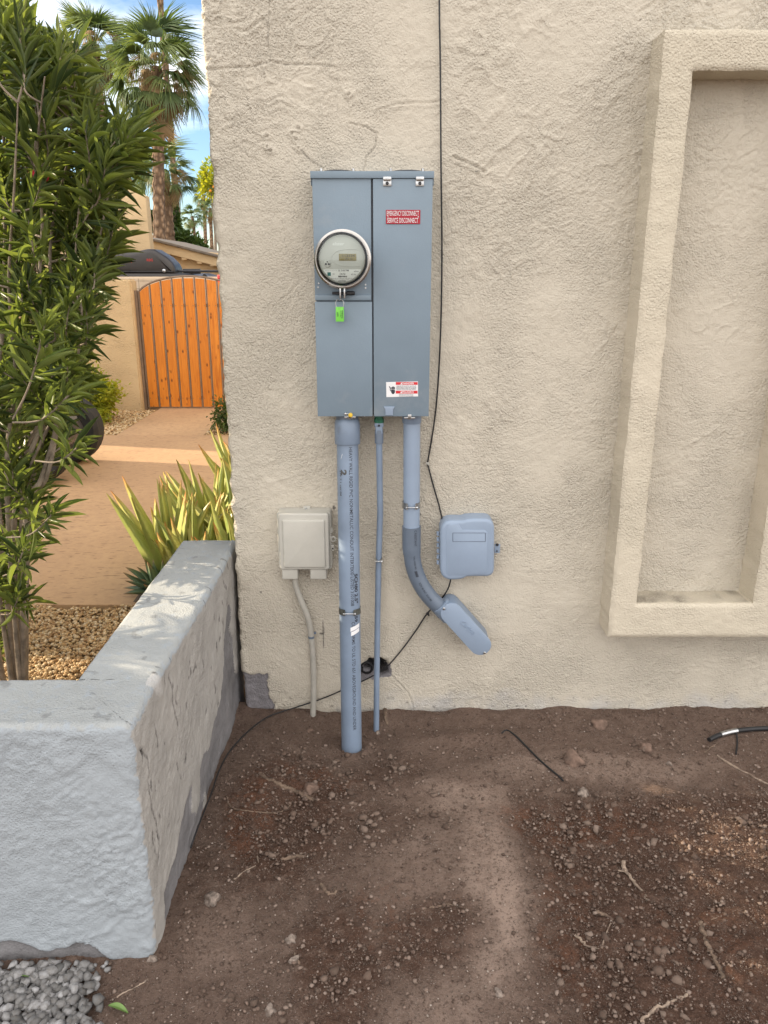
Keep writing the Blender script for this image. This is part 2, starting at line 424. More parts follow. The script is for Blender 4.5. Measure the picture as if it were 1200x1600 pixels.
def woodmat():
    m, t, b, o = newmat('stained_cedar')
    tcn = N(t, 'ShaderNodeTexCoord').outputs['Object']
    s = attr(t)
    mpn = N(t, 'ShaderNodeMapping'); mpn.inputs['Scale'].default_value = (1, 1, .07); t.links.new(tcn, mpn.inputs[0])
    cm = N(t, 'ShaderNodeCombineXYZ'); t.links.new(mathn(t, 'MULTIPLY', s[0], 7.0), cm.inputs[2])
    va = N(t, 'ShaderNodeVectorMath', operation='ADD'); t.links.new(mpn.outputs[0], va.inputs[0]); t.links.new(cm.outputs[0], va.inputs[1])
    g = noisen(t, 45, 5, .6, va.outputs[0], 1.0)
    c = mixc(t, mr(t, g, .35, .68), (.74, .27, .028), (.47, .125, .008))
    c = mixc(t, mathn(t, 'MULTIPLY', s[0], .6), c, (.58, .18, .012))
    mp2 = N(t, 'ShaderNodeMapping'); mp2.inputs['Scale'].default_value = (1, .3, .55); t.links.new(tcn, mp2.inputs[0])
    v = N(t, 'ShaderNodeTexVoronoi', {'Scale': 13.0}); t.links.new(mp2.outputs[0], v.inputs['Vector'])
    c = mixc(t, mr(t, v.outputs[0], .07, .20, .9, 0), c, (.10, .02, .004))
    t.links.new(c, b.inputs['Base Color']); b.inputs['Roughness'].default_value = .5
    t.links.new(bumpn(t, g, .003), b.inputs['Normal']); return m
M_WOOD = woodmat()
M_GATEM = simple('gate_steel', (.24, .17, .12), .6, .2)
M_BOXBLK = simple('roof_box_plastic', (.035, .03, .028), .35, var=.1)
M_CART = simple('vehicle_grey_paint', (.045, .045, .05), .3, var=.1)
M_TYRE = simple('tyre', (.02, .02, .02), .8)
M_RIM = simple('wheel_rim', (.5, .5, .5), .35, .7)
M_ROOF = simple('roof_cap', (.17, .14, .11), .8)
M_BLOCK = simple('painted_block', (.62, .50, .37), .8, var=.05, bump=.002)

def groundmat(name, c1, c2, c3, s1=2.0, s2=30, bd=.01):
    m, t, b, o = newmat(name)
    tcn = N(t, 'ShaderNodeTexCoord').outputs['Object']
    a = noisen(t, s1, 5, .6, tcn, .3); bb = noisen(t, s2, 6, .7, tcn); f = noisen(t, s2*9, 4, .7, tcn)
    c = mixc(t, mr(t, a, .35, .65), c1, c2); c = mixc(t, mr(t, bb, .45, .7), c, c3)
    c = mixc(t, mr(t, f, .60, .72, 0, .75), c, tuple(min(1, x*1.9) for x in c1))
    c = mixc(t, mr(t, f, .42, .30, 0, .7), c, tuple(x*.4 for x in c2))
    t.links.new(c, b.inputs['Base Color']); b.inputs['Roughness'].default_value = .95; b.inputs['Specular IOR Level'].default_value = .15
    nb = bumpn(t, bb, bd, .8); t.links.new(bumpn(t, f, bd*.25, 1, nb), b.inputs['Normal']); return m
def dirtmat():
    m, t, b, o = newmat('digged_soil')
    tcn = N(t, 'ShaderNodeTexCoord').outputs['Object']; s = attr(t)  # R loose/dark, G dusty pale, B red
    bb = noisen(t, 22, 6, .7, tcn); f = noisen(t, 230, 5, .75, tcn); g = noisen(t, 90, 5, .7, tcn)
    base = mixc(t, mr(t, bb, .35, .68), (.255, .18, .143), (.178, .12, .093))
    def brk(a, lo, hi, amt): return mathn(t, 'MULTIPLY', mr(t, mathn(t, 'ADD', a, mathn(t, 'ADD', mr(t, bb, .3, .7, -.40, .40), mr(t, g, .3, .7, -.18, .18))), lo, hi), amt)
    c = mixc(t, brk(s[0], .15, .9, .85), base, (.115, .064, .045))
    c = mixc(t, brk(s[1], .15, .95, .5), c, (.37, .285, .235))
    c = mixc(t, brk(s[2], .3, 1.0, .6), c, (.20, .092, .055))
    c = mixc(t, mr(t, f, .57, .66, 0, .85), c, (.36, .28, .235))
    c = mixc(t, mr(t, g, .46, .32, 0, .75), c, (.045, .028, .022))
    t.links.new(c, b.inputs['Base Color']); b.inputs['Roughness'].default_value = .97; b.inputs['Specular IOR Level'].default_value = .1
    k = mathn(t, 'SUBTRACT', 1.0, mathn(t, 'MULTIPLY', s[1], .75))
    nb = bumpn(t, mathn(t, 'MULTIPLY', g, k), .018, 1); nb = bumpn(t, mathn(t, 'MULTIPLY', f, k), .007, 1, nb)
    t.links.new(nb, b.inputs['Normal']); return m
M_DIRT = dirtmat()
M_SOIL = groundmat('bare_soil', (.20, .15, .11), (.15, .11, .08), (.11, .08, .06))
M_GRAVB = groundmat('gravel_base', (.34, .22, .11), (.25, .16, .08), (.15, .10, .05), 3, 60, .01)
def concmat():
    m, t, b, o = newmat('tan_concrete')
    tcn = N(t, 'ShaderNodeTexCoord').outputs['Object']
    a = noisen(t, .9, 4, .6, tcn); p = noisen(t, 30, 3, .5, tcn); f = noisen(t, 160, 4, .7, tcn)
    c = mixc(t, mr(t, a, .3, .7), (.53, .345, .19), (.42, .265, .145))
    mpn = N(t, 'ShaderNodeMapping'); mpn.inputs['Scale'].default_value = (.45, 1.6, 1); t.links.new(tcn, mpn.inputs[0])
    v = noisen(t, 34, 3, .5, mpn.outputs[0])
    c = mixc(t, mr(t, v, .61, .68, 0, .75), c, (.20, .11, .06))
    c = mixc(t, mr(t, p, .4, .7, 0, .4), c, (.36, .22, .13))
    t.links.new(c, b.inputs['Base Color']); b.inputs['Roughness'].default_value = .85
    t.links.new(bumpn(t, f, .002), b.inputs['Normal']); return m
M_CONC = concmat()

# ================================================================== SETTING: ground sheets
def sheet(name, x0, y0, x1, y1, z, mat, depth=0.0, kind='structure', cuts=None):
    b = MB()
    if depth: b.box2((x0, y0, z-depth), (x1, y1, z), .008, 2)
    else: b.add([(x0, y0, z), (x1, y0, z), (x1, y1, z), (x0, y1, z)], [[0, 1, 2, 3]], False)
    o = b.build(name, mat); tag(o, kind=kind); return o
g_ = sheet('ground', -400, -300, 400, 500, -.14, M_SOIL)
sheet('driveway', -12, 1.10, -.60, 5.50, -.05, M_CONC, .08)
sheet('path', -2.87, 5.51, -1.93, 9.0, -.052, M_CONC, .08)
sheet('gravel_bed', -6, -.88, -.60, 1.095, -.068, M_GRAVB)
sheet('gravel_bed', -8, 5.505, -2.875, 9, -.068, M_GRAVB)
sheet('gravel_bed', -1.925, 5.505, -.6, 9, -.068, M_GRAVB)
sheet('planting_soil', -1.32, 1.12, -.60, 4.0, -.044, M_SOIL)

# dug-over soil in front of the wall
def Gz(x, y):
    x = np.asarray(x, float); y = np.asarray(y, float)
    z = .018*fbm(x, y, f=1.6, o=3, s=3)
    z = z + .012*sstep(-.12, 0, y) + .014*sstep(-.05, 0, y)*fbm(x, y, f=9, o=3, s=31) + .016*np.exp(-((np.hypot(x+.115, y+.2)-.055)/.025)**2)
    z = z - .030*np.exp(-(((x+.115)/.13)**2+((y+.18)/.12)**2))
    z = z + .030*np.exp(-(((x+.42)/.16)**2+((y+.45)/.22)**2))
    z = z - .020*np.exp(-(((x+.30)/.12)**2+((y+.62)/.14)**2))
    z = z + .020*np.exp(-(((x-.28)/.22)**2+((y+.18)/.05)**2))
    z = z - .022*np.exp(-(((x-.62)/.20)**2+((y+.75)/.22)**2))
    z = z + .018*np.exp(-(((x-.18)/.25)**2+((y+.8)/.3)**2))
    z = z - .03*sstep(-.45, -.75, x)*sstep(-1.0, -1.2, y)
    return z-.004
gx = np.arange(-1.7, 2.5, .0055); gy = np.arange(-2.3, .035, .0055)
X, Y = np.meshgrid(gx, gy, indexing='ij')
zz = Gz(X, Y)
# masks
wx = X+.07*fbm(X, Y, f=3.5, o=5, s=51)+.02*fbm(X, Y, f=30, o=3, s=53); wy = Y+.07*fbm(X, Y, f=3.5, o=5, s=52)+.02*fbm(X, Y, f=30, o=3, s=54)
def blob(cx_, cy_, rx, ry, k=1.0, soft=.45): d = np.sqrt(((wx-cx_)/rx)**2+((wy-cy_)/ry)**2); return k*sstep(1+soft, 1-soft, d)
hf = fbm(X, Y, f=45, o=4, s=61, g=.65)
def LOOSE(x, y, hf_=0):
    jx = x+.07*fbm(x, y, f=3.5, o=5, s=51); jy = y+.07*fbm(x, y, f=3.5, o=5, s=52)
    r = sstep(.36, .50, jx)*sstep(-.42, -.56, jy)
    l = sstep(1.5, .6, np.sqrt(((jx+.28)/.17)**2+((jy+.60)/.30)**2))
    c_ = sstep(1.5, .6, np.sqrt(((jx-.12)/.16)**2+((jy+1.05)/.10)**2))*.8
    c2 = sstep(1.5, .6, np.sqrt(((jx+.12)/.12)**2+((jy+1.15)/.20)**2))*.9
    n_ = .5*sstep(.0, .35, fbm(x, y, f=2.4, o=4, s=21))
    return np.clip(np.maximum.reduce([r, l, c_, c2, n_])+hf_, 0, 1)
loose = LOOSE(X, Y, .22*hf)
dusty = np.maximum.reduce([blob(.22, -.52, .24, .13, .75), blob(.16, -.82, .22, .2, .45), blob(.30, -.95, .10, .40, .85), blob(.335, -.95, .035, .20, 1.2), blob(.20, -1.30, .22, .12, .6), blob(-.05, -1.25, .12, .09, .4), blob(.75, -.36, .45, .07, .55), blob(-.42, -1.05, .09, .14, .45)])
dusty = np.clip(dusty*(1-.8*loose)+.35*hf*(dusty > .05), 0, 1)
redm = np.maximum.reduce([blob(-.38, -.62, .07, .20, 1), blob(-.20, -.40, .14, .08, .7), blob(.62, -.62, .28, .10, .8), blob(.48, -1.0, .08, .25, .7), blob(.85, -1.1, .2, .2, .5), blob(-.02, -.95, .1, .12, .5)])
redm = np.clip(redm*(.75+1.2*hf), 0, 1)
cl = fbm(X, Y, f=26, o=4, s=5, g=.6); rid = 1-np.abs(fbm(X, Y, f=16, o=3, s=9))
zz = zz+(.0035+.010*loose)*cl*(1-.75*dusty)+.006*loose*(rid-.6)
# shoe print grooves near the right
for cx_, cy_ in ((.60, -.55), (.68, -.54)):
    gg = np.exp(-((X-cx_-(Y-cy_)*.15)/.02)**2)*sstep(.16, .11, np.abs(Y-cy_)); zz = zz-.010*gg
V = np.stack([X, Y, zz], -1).reshape(-1, 3); nx_, ny_ = X.shape
ii = (np.arange(nx_-1)[:, None]*ny_+np.arange(ny_-1)[None]).ravel()
F = np.stack([ii, ii+ny_, ii+ny_+1, ii+1], 1)
me = rawmesh('dirt', V, F, True)
at = me.color_attributes.new('tint', 'FLOAT_COLOR', 'POINT')
at.data.foreach_set('color', np.stack([loose, dusty, redm, np.ones_like(loose)], -1).astype(np.float32).ravel())
tag(link('dirt', me, M_DIRT), kind='structure')

# ================================================================== STONES / GRAVEL
def rocktemplates(n=6, sub=1, flat=.75, seed=0, jag=.22):
    out = []
    for k in range(n):
        bm = bmesh.new(); bmesh.ops.create_icosphere(bm, subdivisions=sub, radius=.5)
        for v in bm.verts:
            d = mnoise.noise(v.co*2.3+Vector((k*7.1+seed, 3, 1))); d2 = mnoise.noise(v.co*5+Vector((k*3.1+seed, 9, 1)))
            v.co *= 1+d*jag*2+d2*jag*.6
            v.co.z *= flat; v.co.y *= .85
        V = np.array([v.co[:] for v in bm.verts]); F = np.array([[v.index for v in f.verts] for f in bm.faces]); bm.free()
        out.append((V, F, np.zeros(len(V))))
    return out
RT1 = rocktemplates(6, 1); RT2 = rocktemplates(5, 2, .8, 5); RT3 = rocktemplates(8, 1, .8, 33, .42)
def scat_rocks(name, xs, ys, zs, sizes, mat, T=RT1, smooth=False, label=None):
    n = len(xs); idx = rng.integers(0, len(T), n)
    M = rand_rot(n)
    M = M*np.asarray(sizes)[:, None, None]; M[:, 2, :] *= .8
    pos = np.stack([xs, ys, zs], 1)
    o = scatter(name, T, idx, M, pos, rng.random(n), mat, smooth=smooth)
    return tag(o, label, kind='stuff')
M_GRIT = stonemat('soil_grit', [(.070, .042, .032), (.13, .083, .063), (.19, .13, .102), (.27, .205, .17)], .95)
M_GRAIN = stonemat('soil_grain', [(.05, .032, .026), (.13, .09, .072), (.20, .148, .122), (.36, .29, .25)], .95)
M_CLOD = stonemat('soil_clod', [(.070, .042, .031), (.12, .076, .057), (.165, .113, .088), (.22, .163, .132)], .97)
M_GRITP = stonemat('pale_chips', [(.26, .20, .16), (.45, .38, .33)])
M_GRGOLD = stonemat('golden_gravel', [(.36, .21, .09), (.56, .36, .17), (.70, .51, .28), (.76, .62, .42)])
M_GRGREY = stonemat('grey_gravel', [(.10, .10, .10), (.21, .205, .205), (.36, .355, .36)])
# soil crumbs: size distribution skewed to small, denser where loose
n = 60000
xs = rng.uniform(-.9, 1.7, n); ys = rng.uniform(-1.75, -.01, n)
lo_ = LOOSE(xs, ys)
keep = (rng.random(n) < .22+.78*lo_) & ~((xs < -.55) & (ys > -1.11)) & (np.hypot(xs+.115, ys+.2) > .045)
xs, ys = xs[keep], ys[keep]; sz = .0022+.013*rng.random(len(xs))**6
scat_rocks('soil_crumbs', xs, ys, Gz(xs, ys)+sz*.15+.002, sz, M_GRIT, label='brown crumbs of dug soil scattered over the bare dirt')
n = 3500; xs = rng.uniform(-.9, 1.7, n); ys = rng.uniform(-1.7, -.02, n); k_ = fbm(xs, ys, f=2.5, o=2, s=77) > -.15
k_ &= ~((xs < -.55) & (ys > -1.11)); xs, ys = xs[k_], ys[k_]; sz = .0018+.005*rng.random(len(xs))**3
scat_rocks('pale_chips', xs, ys, Gz(xs, ys)+.004, sz, M_GRITP, label='tiny pale stone chips sprinkled over the bare dirt')
OCT = [(np.array([(.5, 0, 0), (-.5, 0, 0), (0, .45, 0), (0, -.45, 0), (0, 0, .4), (0, 0, -.4)])*sc_, np.array([(0, 2, 4), (2, 1, 4), (1, 3, 4), (3, 0, 4), (2, 0, 5), (1, 2, 5), (3, 1, 5), (0, 3, 5)]), np.zeros(6)) for sc_ in (np.array([1, 1, 1]), np.array([1.3, .8, .9]))]
n = 110000; xs = rng.uniform(-.9, 1.7, n); ys = rng.uniform(-1.7, -.005, n)
k_ = ~((xs < -.55) & (ys > -1.11)) & (np.hypot(xs+.115, ys+.2) > .04) & (rng.random(n) < .55+.45*sstep(-.2, .2, fbm(xs, ys, f=6, o=3, s=88))); xs, ys = xs[k_], ys[k_]; sz = .0016+.0028*rng.random(len(xs))**2
scat_rocks('soil_grains', xs, ys, Gz(xs, ys)+.002+.0010*rng.random(len(xs)), sz, M_GRAIN, T=OCT, label='fine brown grains of soil covering the bare dirt')
# bigger clods, gathered in drifts
n = 7000; xs = rng.uniform(-.75, 1.7, n); ys = rng.uniform(-1.7, -.03, n)
k_ = (fbm(xs, ys, f=3.2, o=3, s=83)+.42*LOOSE(xs, ys) > .26) & ~((xs < -.52) & (ys > -1.13)) & (np.hypot(xs+.115, ys+.2) > .05)
xs, ys = xs[k_], ys[k_]; sz = .004+.026*rng.random(len(xs))**5
scat_rocks('soil_clods', xs, ys, Gz(xs, ys)+sz*.12+.001, sz, M_CLOD, T=RT3, label='rough brown clods lying in drifts over the dug dirt')
# gravel inside the planter (golden), two to three layers
def bed(name, x0, x1, y0, y1, z, size, n, mat, T=RT1, label=None, maskf=None, smooth=False):
    xs = rng.uniform(x0, x1, n); ys = rng.uniform(y0, y1, n)
    if maskf is not None: k = maskf(xs, ys); xs, ys = xs[k], ys[k]
    sz = size*rng.uniform(.6, 1.35, len(xs)); zs = z+rng.uniform(-.1, .55, len(xs))*size
    return scat_rocks(name, xs, ys, zs, sz, mat, T, smooth, label)
bed('golden_gravel', -2.4, -.62, -.05, 1.12, -.062, .019, 15000, M_GRGOLD, label='golden pea gravel lying inside the low planter wall', maskf=lambda x, y: y < 1.085+.02*np.sin(x*9)+.012*np.sin(x*31))
bed('golden_gravel', -4.3, -2.87, 5.5, 7.05, -.062, .026, 6000, M_GRGOLD, label='golden gravel around the yellow green bush by the gate')
bed('golden_gravel', -1.93, -1.2, 5.5, 7.3, -.062, .026, 2200, M_GRGOLD, label='small strip of golden gravel right of the gate path')
bed('grey_gravel', -1.05, -.50, -1.72, -1.10, -.03, .025, 4200, M_GRGREY, T=RT3, label='grey crushed gravel in the corner below the planter wall',
    maskf=lambda x, y: (x < -.715-.02*np.sin(y*31)+.06*(rng.random(len(x))**4)) & (y < -1.115))

# individually lying stones on the soil
def stone(px, py, size, label, pale=True, z=None):
    p = PG(px, py, 0); zc = float(Gz(p.x, p.y)); p = PG(px, py, zc)
    T = rocktemplates(1, 3, .7, random.random()*90, .34)[0]
    b = MB(); b.add([Vector(v)*size for v in T[0]], [list(f) for f in T[1]], True)
    me_o = b.build('stone', M_STONEP if pale else M_STONEB, origin=(0, 0, 0), sharp=180)
    me_o.location = (p.x, p.y, zc+size*.10); me_o.rotation_euler = (0, 0, random.random()*6)
    tag(me_o, label, 'stone', 'loose stones on the dirt')
M_STONEP = simple('pale_stone', (.27, .215, .18), .9, var=.35, vscale=60, bump=.006, bscale=110, dirt=((.13, .09, .07), 50, .52))
M_STONEB = simple('brown_clod', (.19, .125, .095), .95, var=.25, vscale=30, bump=.006, bscale=60)
stone(591, 1146, .022, 'cream stone chip touching the foot of the thin grey conduit')
stone(484, 1236, .05, 'rounded pale clod at the end of the thick root near the planter', False)
stone(333, 1406, .045, 'pale stone half sunk beside the foot of the planter wall')
stone(240, 1500, .026, 'small upright pale stone below the planter corner')
stone(455, 1470, .03, 'tan stone topmost of the row left of bottom centre')
stone(460, 1502, .024, 'paler stone second down in the row left of bottom centre')
stone(422, 1580, .026, 'pale stone at the bottom edge of the photo left of centre')
stone(911, 1241, .038, 'white angular stone right of centre beyond the thin black cable')
stone(1045, 1194, .022, 'small cream stone below the black hose')
stone(897, 1190, .07, 'large brown clod at the end of the thin black cable', False)
stone(938, 1134, .055, 'brown rock close under the wall right of centre', False)
stone(780, 1553, .022, 'pale pebble at the bottom right of centre', True)
stone(485, 1143, .024, 'brown stone beside the thick conduit foot', False)
stone(1010, 1172, .05, 'crumbly brown clod group in front of the niche', False)

# ================================================================== HOUSE
house = thing('house', (0, 0, 0), 'large beige stucco house wall filling the photo, with a raised niche frame', 'house')
CX = -.537
ds = .0042
side = np.arange(-.26, 0, ds)                      # along the return of the corner
front = np.arange(0, 2.45, ds)
S = np.concatenate([side, front]); Zs = np.arange(-.16, 2.86, ds)
SS, ZZ = np.meshgrid(S, Zs, indexing='ij')
r_ = .014
# rounded corner mapping: s<0 -> side face, s>0 front
def corner(s, out):
    q = np.clip((s+r_)/(2*r_), 0, 1)*PI/2
    nx = -np.cos(q); ny = -np.sin(q)
    bx = np.where(s < -r_, CX, np.where(s > r_, CX+s, CX+r_+nx*r_)); by = np.where(s < -r_, -s, np.where(s > r_, 0, r_+ny*r_))
    return bx+nx*out, by+ny*out
xx = CX+SS
edge = np.exp(-(SS/.03)**2)
h = .0035*fbm(xx, ZZ, f=3.0, o=3, s=100)+.0022*fbm(xx, ZZ, f=14, o=4, s=101)+.0012*fbm(xx, ZZ, f=70, o=2, s=111)
# trowel lap ridges, mostly upper left
up = sstep(1.5, 2.2, ZZ+.15*fbm(xx, ZZ, f=1.5, o=2, s=5))
warp = fbm(xx, ZZ, f=4, o=3, s=7)*.35
rg = fbm(xx+warp, ZZ*1.6+warp, f=6, o=3, s=11); rg = (rg*6) % 1.0
pm_ = sstep(-.05, .35, fbm(xx, ZZ, f=2.2, o=3, s=66)+.10+.12*up)
h = h+(.45+.55*up)*.0042*(rg*sstep(0, .08, rg)*sstep(1, .95, rg))*pm_
w2 = fbm(xx, ZZ, f=7, o=3, s=71)*.12; rd = 1-np.abs(fbm(xx+w2, ZZ+w2, f=11, o=3, s=72)); pm2 = sstep(.10, .45, fbm(xx, ZZ, f=2.7, o=3, s=73))
h = h+.0030*sstep(.86, .99, rd)*pm2-.0016*pm2*sstep(.2, .6, fbm(xx, ZZ, f=30, o=3, s=74))
flt = sstep(.15, .4, fbm(xx, ZZ, f=1.9, o=3, s=75)); h = h*(1-.35*flt)
h = h+edge*.010*fbm(xx, ZZ, f=22, o=3, s=31)
def pz(px, py): q = P(px, py, 0); return (q.x, q.z)
crackdark = np.zeros_like(xx)
def groove(pts, wdt, dep, wob=.004, rid=0.0):
    global h, crackdark
    wdt *= .8; dep *= 1.15
    jx = wob*fbm(xx, ZZ, f=30, o=3, s=8); jz = wob*fbm(xx, ZZ, f=30, o=3, s=18)
    d = polydist(xx+jx, ZZ+jz, [pz(*p) for p in pts])
    crackdark = np.maximum(crackdark, min(.5, dep*170)*np.exp(-(d/.0026)**2))  # darker colour along each groove line
    h = h-dep*np.exp(-(d/wdt)**2)+rid*np.exp(-((d-wdt*2.2)/(wdt*1.3))**2)
    return d
groove([(316, 108), (350, 107), (395, 104), (420, 97)], .0045, .0028, rid=.0012)
groove([(420, 0), (419, 60), (423, 97), (450, 101), (525, 104)], .004, .0024, rid=.001)
groove([(527, 104), (527, 175)], .003, .0015)
groove([(525, 104), (688, 108), (850, 112)], .003, .0009)
groove([(545, 192), (572, 198), (588, 208), (586, 228), (572, 245), (568, 266)], .0035, .003, rid=.0018)
groove([(472, 236), (486, 250), (506, 263)], .003, .0025, rid=.001)
groove([(370, 48), (385, 50), (402, 37), (412, 30)], .005, .0022, rid=.002)
groove([(590, 172), (620, 162), (660, 160), (690, 158)], .004, .0016, rid=.0016)
groove([(440, 345), (452, 400), (470, 440), (440, 470)], .004, .0015, rid=.001)
groove([(710, 245), (745, 262), (757, 270)], .005, .003, rid=.003)
groove([(665, 727), (740, 727), (860, 730)], .0025, .0008)
groove([(790, 812), (802, 812), (802, 893), (870, 895)], .0025, .0014)
groove([(622, 1048), (700, 1049)], .0025, .0012); groove([(622, 960), (622, 1048)], .0025, .0010)
groove([(380, 330), (470, 333)], .0025, .0008); groove([(500, 0), (498, 60)], .0025, .0008)
groove([(915, 975), (955, 977)], .003, .0016)
groove([(612, 1055), (640, 1085), (648, 1115), (652, 1132)], .0035, .0025, rid=.002)
patch = np.zeros_like(xx); stain_cavity = np.zeros_like(xx); chalk = np.zeros_like(xx)
# bare grey patch low in the left corner
a0 = pz(372, 1052); a1 = pz(421, 1112)
jn = .010*fbm(xx, ZZ, f=28, o=3, s=44)
pm = sstep(.006, -.004, ZZ-a0[1]+jn+.010*sstep(-.44, -.42, xx))*sstep(.006, -.004, xx-a1[0]+jn*1.3-.02*sstep(.06, .02, ZZ))
patch = np.maximum(patch, pm); h = h-.005*pm
# pipe hole, its cavity shade put into the colour, and broken plaster
hx, hz = pz(588, 1040)
for ax, az, rx, rz, st in ((hx-.01, hz+.005, .034, .026, 1), (hx-.035, hz-.004, .02, .012, 1), (hx+.022, hz+.008, .022, .02, 1), (hx+.02, hz-.025, .022, .018, .9), (hx-.04, hz-.03, .05, .02, .0)):
    d = np.sqrt(((xx-ax)/rx)**2+((ZZ-az)/rz)**2)+.75*fbm(xx, ZZ, f=34, o=4, s=91)
    mm = sstep(1.15, .85, d); stain_cavity = np.maximum(stain_cavity, mm*st); patch = np.maximum(patch, sstep(1.7, 1.3, d)*(ZZ < hz+.0)); h = h-.030*mm*st-.004*sstep(1.5, 1.2, d)
stain_cavity = np.maximum(stain_cavity, crackdark*(.5+.8*np.clip(fbm(xx, ZZ, f=25, o=3, s=130)+.3, 0, 1)))
# rust streaks, drill holes
for px_, py_, wdt, hgt in ((505, 985, .004, .05), (503, 990, .012, .006), (506, 1006, .003, .03), (511, 794, .002, .002), (522, 793, .006, .008), (549, 800, .0035, .003), (408, 925, .005, .004), (540, 972, .004, .004), (745, 268, .006, .003), (1000, 30, .003, .003)):
    qx, qz = pz(px_, py_); d = np.sqrt(((xx-qx)/wdt)**2+((ZZ-qz)/hgt)**2)+.5*fbm(xx, ZZ, f=60, o=2, s=int(px_))
    stain_cavity = np.maximum(stain_cavity, .75*sstep(1.2, .6, d))
# scabs at upper left
for px_, py_ in ((417, 213), (422, 236), (457, 208), (418, 230), (466, 200), (545, 148), (462, 218), (336, 90), (467, 232)):
    qx, qz = pz(px_, py_); d = np.hypot(xx-qx, (ZZ-qz)*1.3)/.006+.6*fbm(xx, ZZ, f=70, o=2, s=int(px_+py_))
    h = h+.004*np.exp(-((d-1.5)**2))*(d < 3)-.003*(d < .8); stain_cavity = np.maximum(stain_cavity, .35*sstep(.9, .5, d))
# soil splash and chalk along the foot of the wall
foot = .035+.03*fbm(xx, ZZ, f=5, o=3, s=12); chalk = np.maximum(chalk, .62*sstep(foot+.13, foot-.03, ZZ+.03*fbm(xx, ZZ, f=3, o=3, s=99))*sstep(-.40, -.1, xx))
stain_cavity = np.maximum(stain_cavity, .42*sstep(.022, -.01, ZZ+.014*fbm(xx, ZZ, f=18, o=3, s=14)))
h = h+.003*chalk*fbm(xx, ZZ, f=18, o=3, s=15)
spk = fbm(xx, ZZ, f=55, o=2, s=70); stain_cavity = np.maximum(stain_cavity, .5*sstep(.52, .62, spk)*sstep(.12, .02, ZZ))
bx, by = corner(SS, h)
V = np.stack([bx, by, ZZ], -1).reshape(-1, 3); nx_, ny_ = SS.shape
ii = (np.arange(nx_-1)[:, None]*ny_+np.arange(ny_-1)[None]).ravel()
me = rawmesh('wall', V, np.stack([ii, ii+ny_, ii+ny_+1, ii+1], 1), True)
at = me.color_attributes.new('tint', 'FLOAT_COLOR', 'POINT')
at.data.foreach_set('color', np.stack([patch, stain_cavity, chalk, np.ones_like(patch)], -1).astype(np.float32).ravel())
link('wall', me, M_WALL, house)
b = MB(); b.box2((CX+.006, .24, -.2), (7, 9, 3.2)); b.box2((1.85, .006, -.2), (7, .24, 3.2)); b.box2((CX+.01, .03, 2.84), (1.86, .24, 3.2))
b.build('house_body', M_WALL, house)
b = MB(); b.box2((CX-.02, -.02, 3.2), (7.1, 9.1, 3.3), .01); b.build('roof_edge', M_ROOF, house)

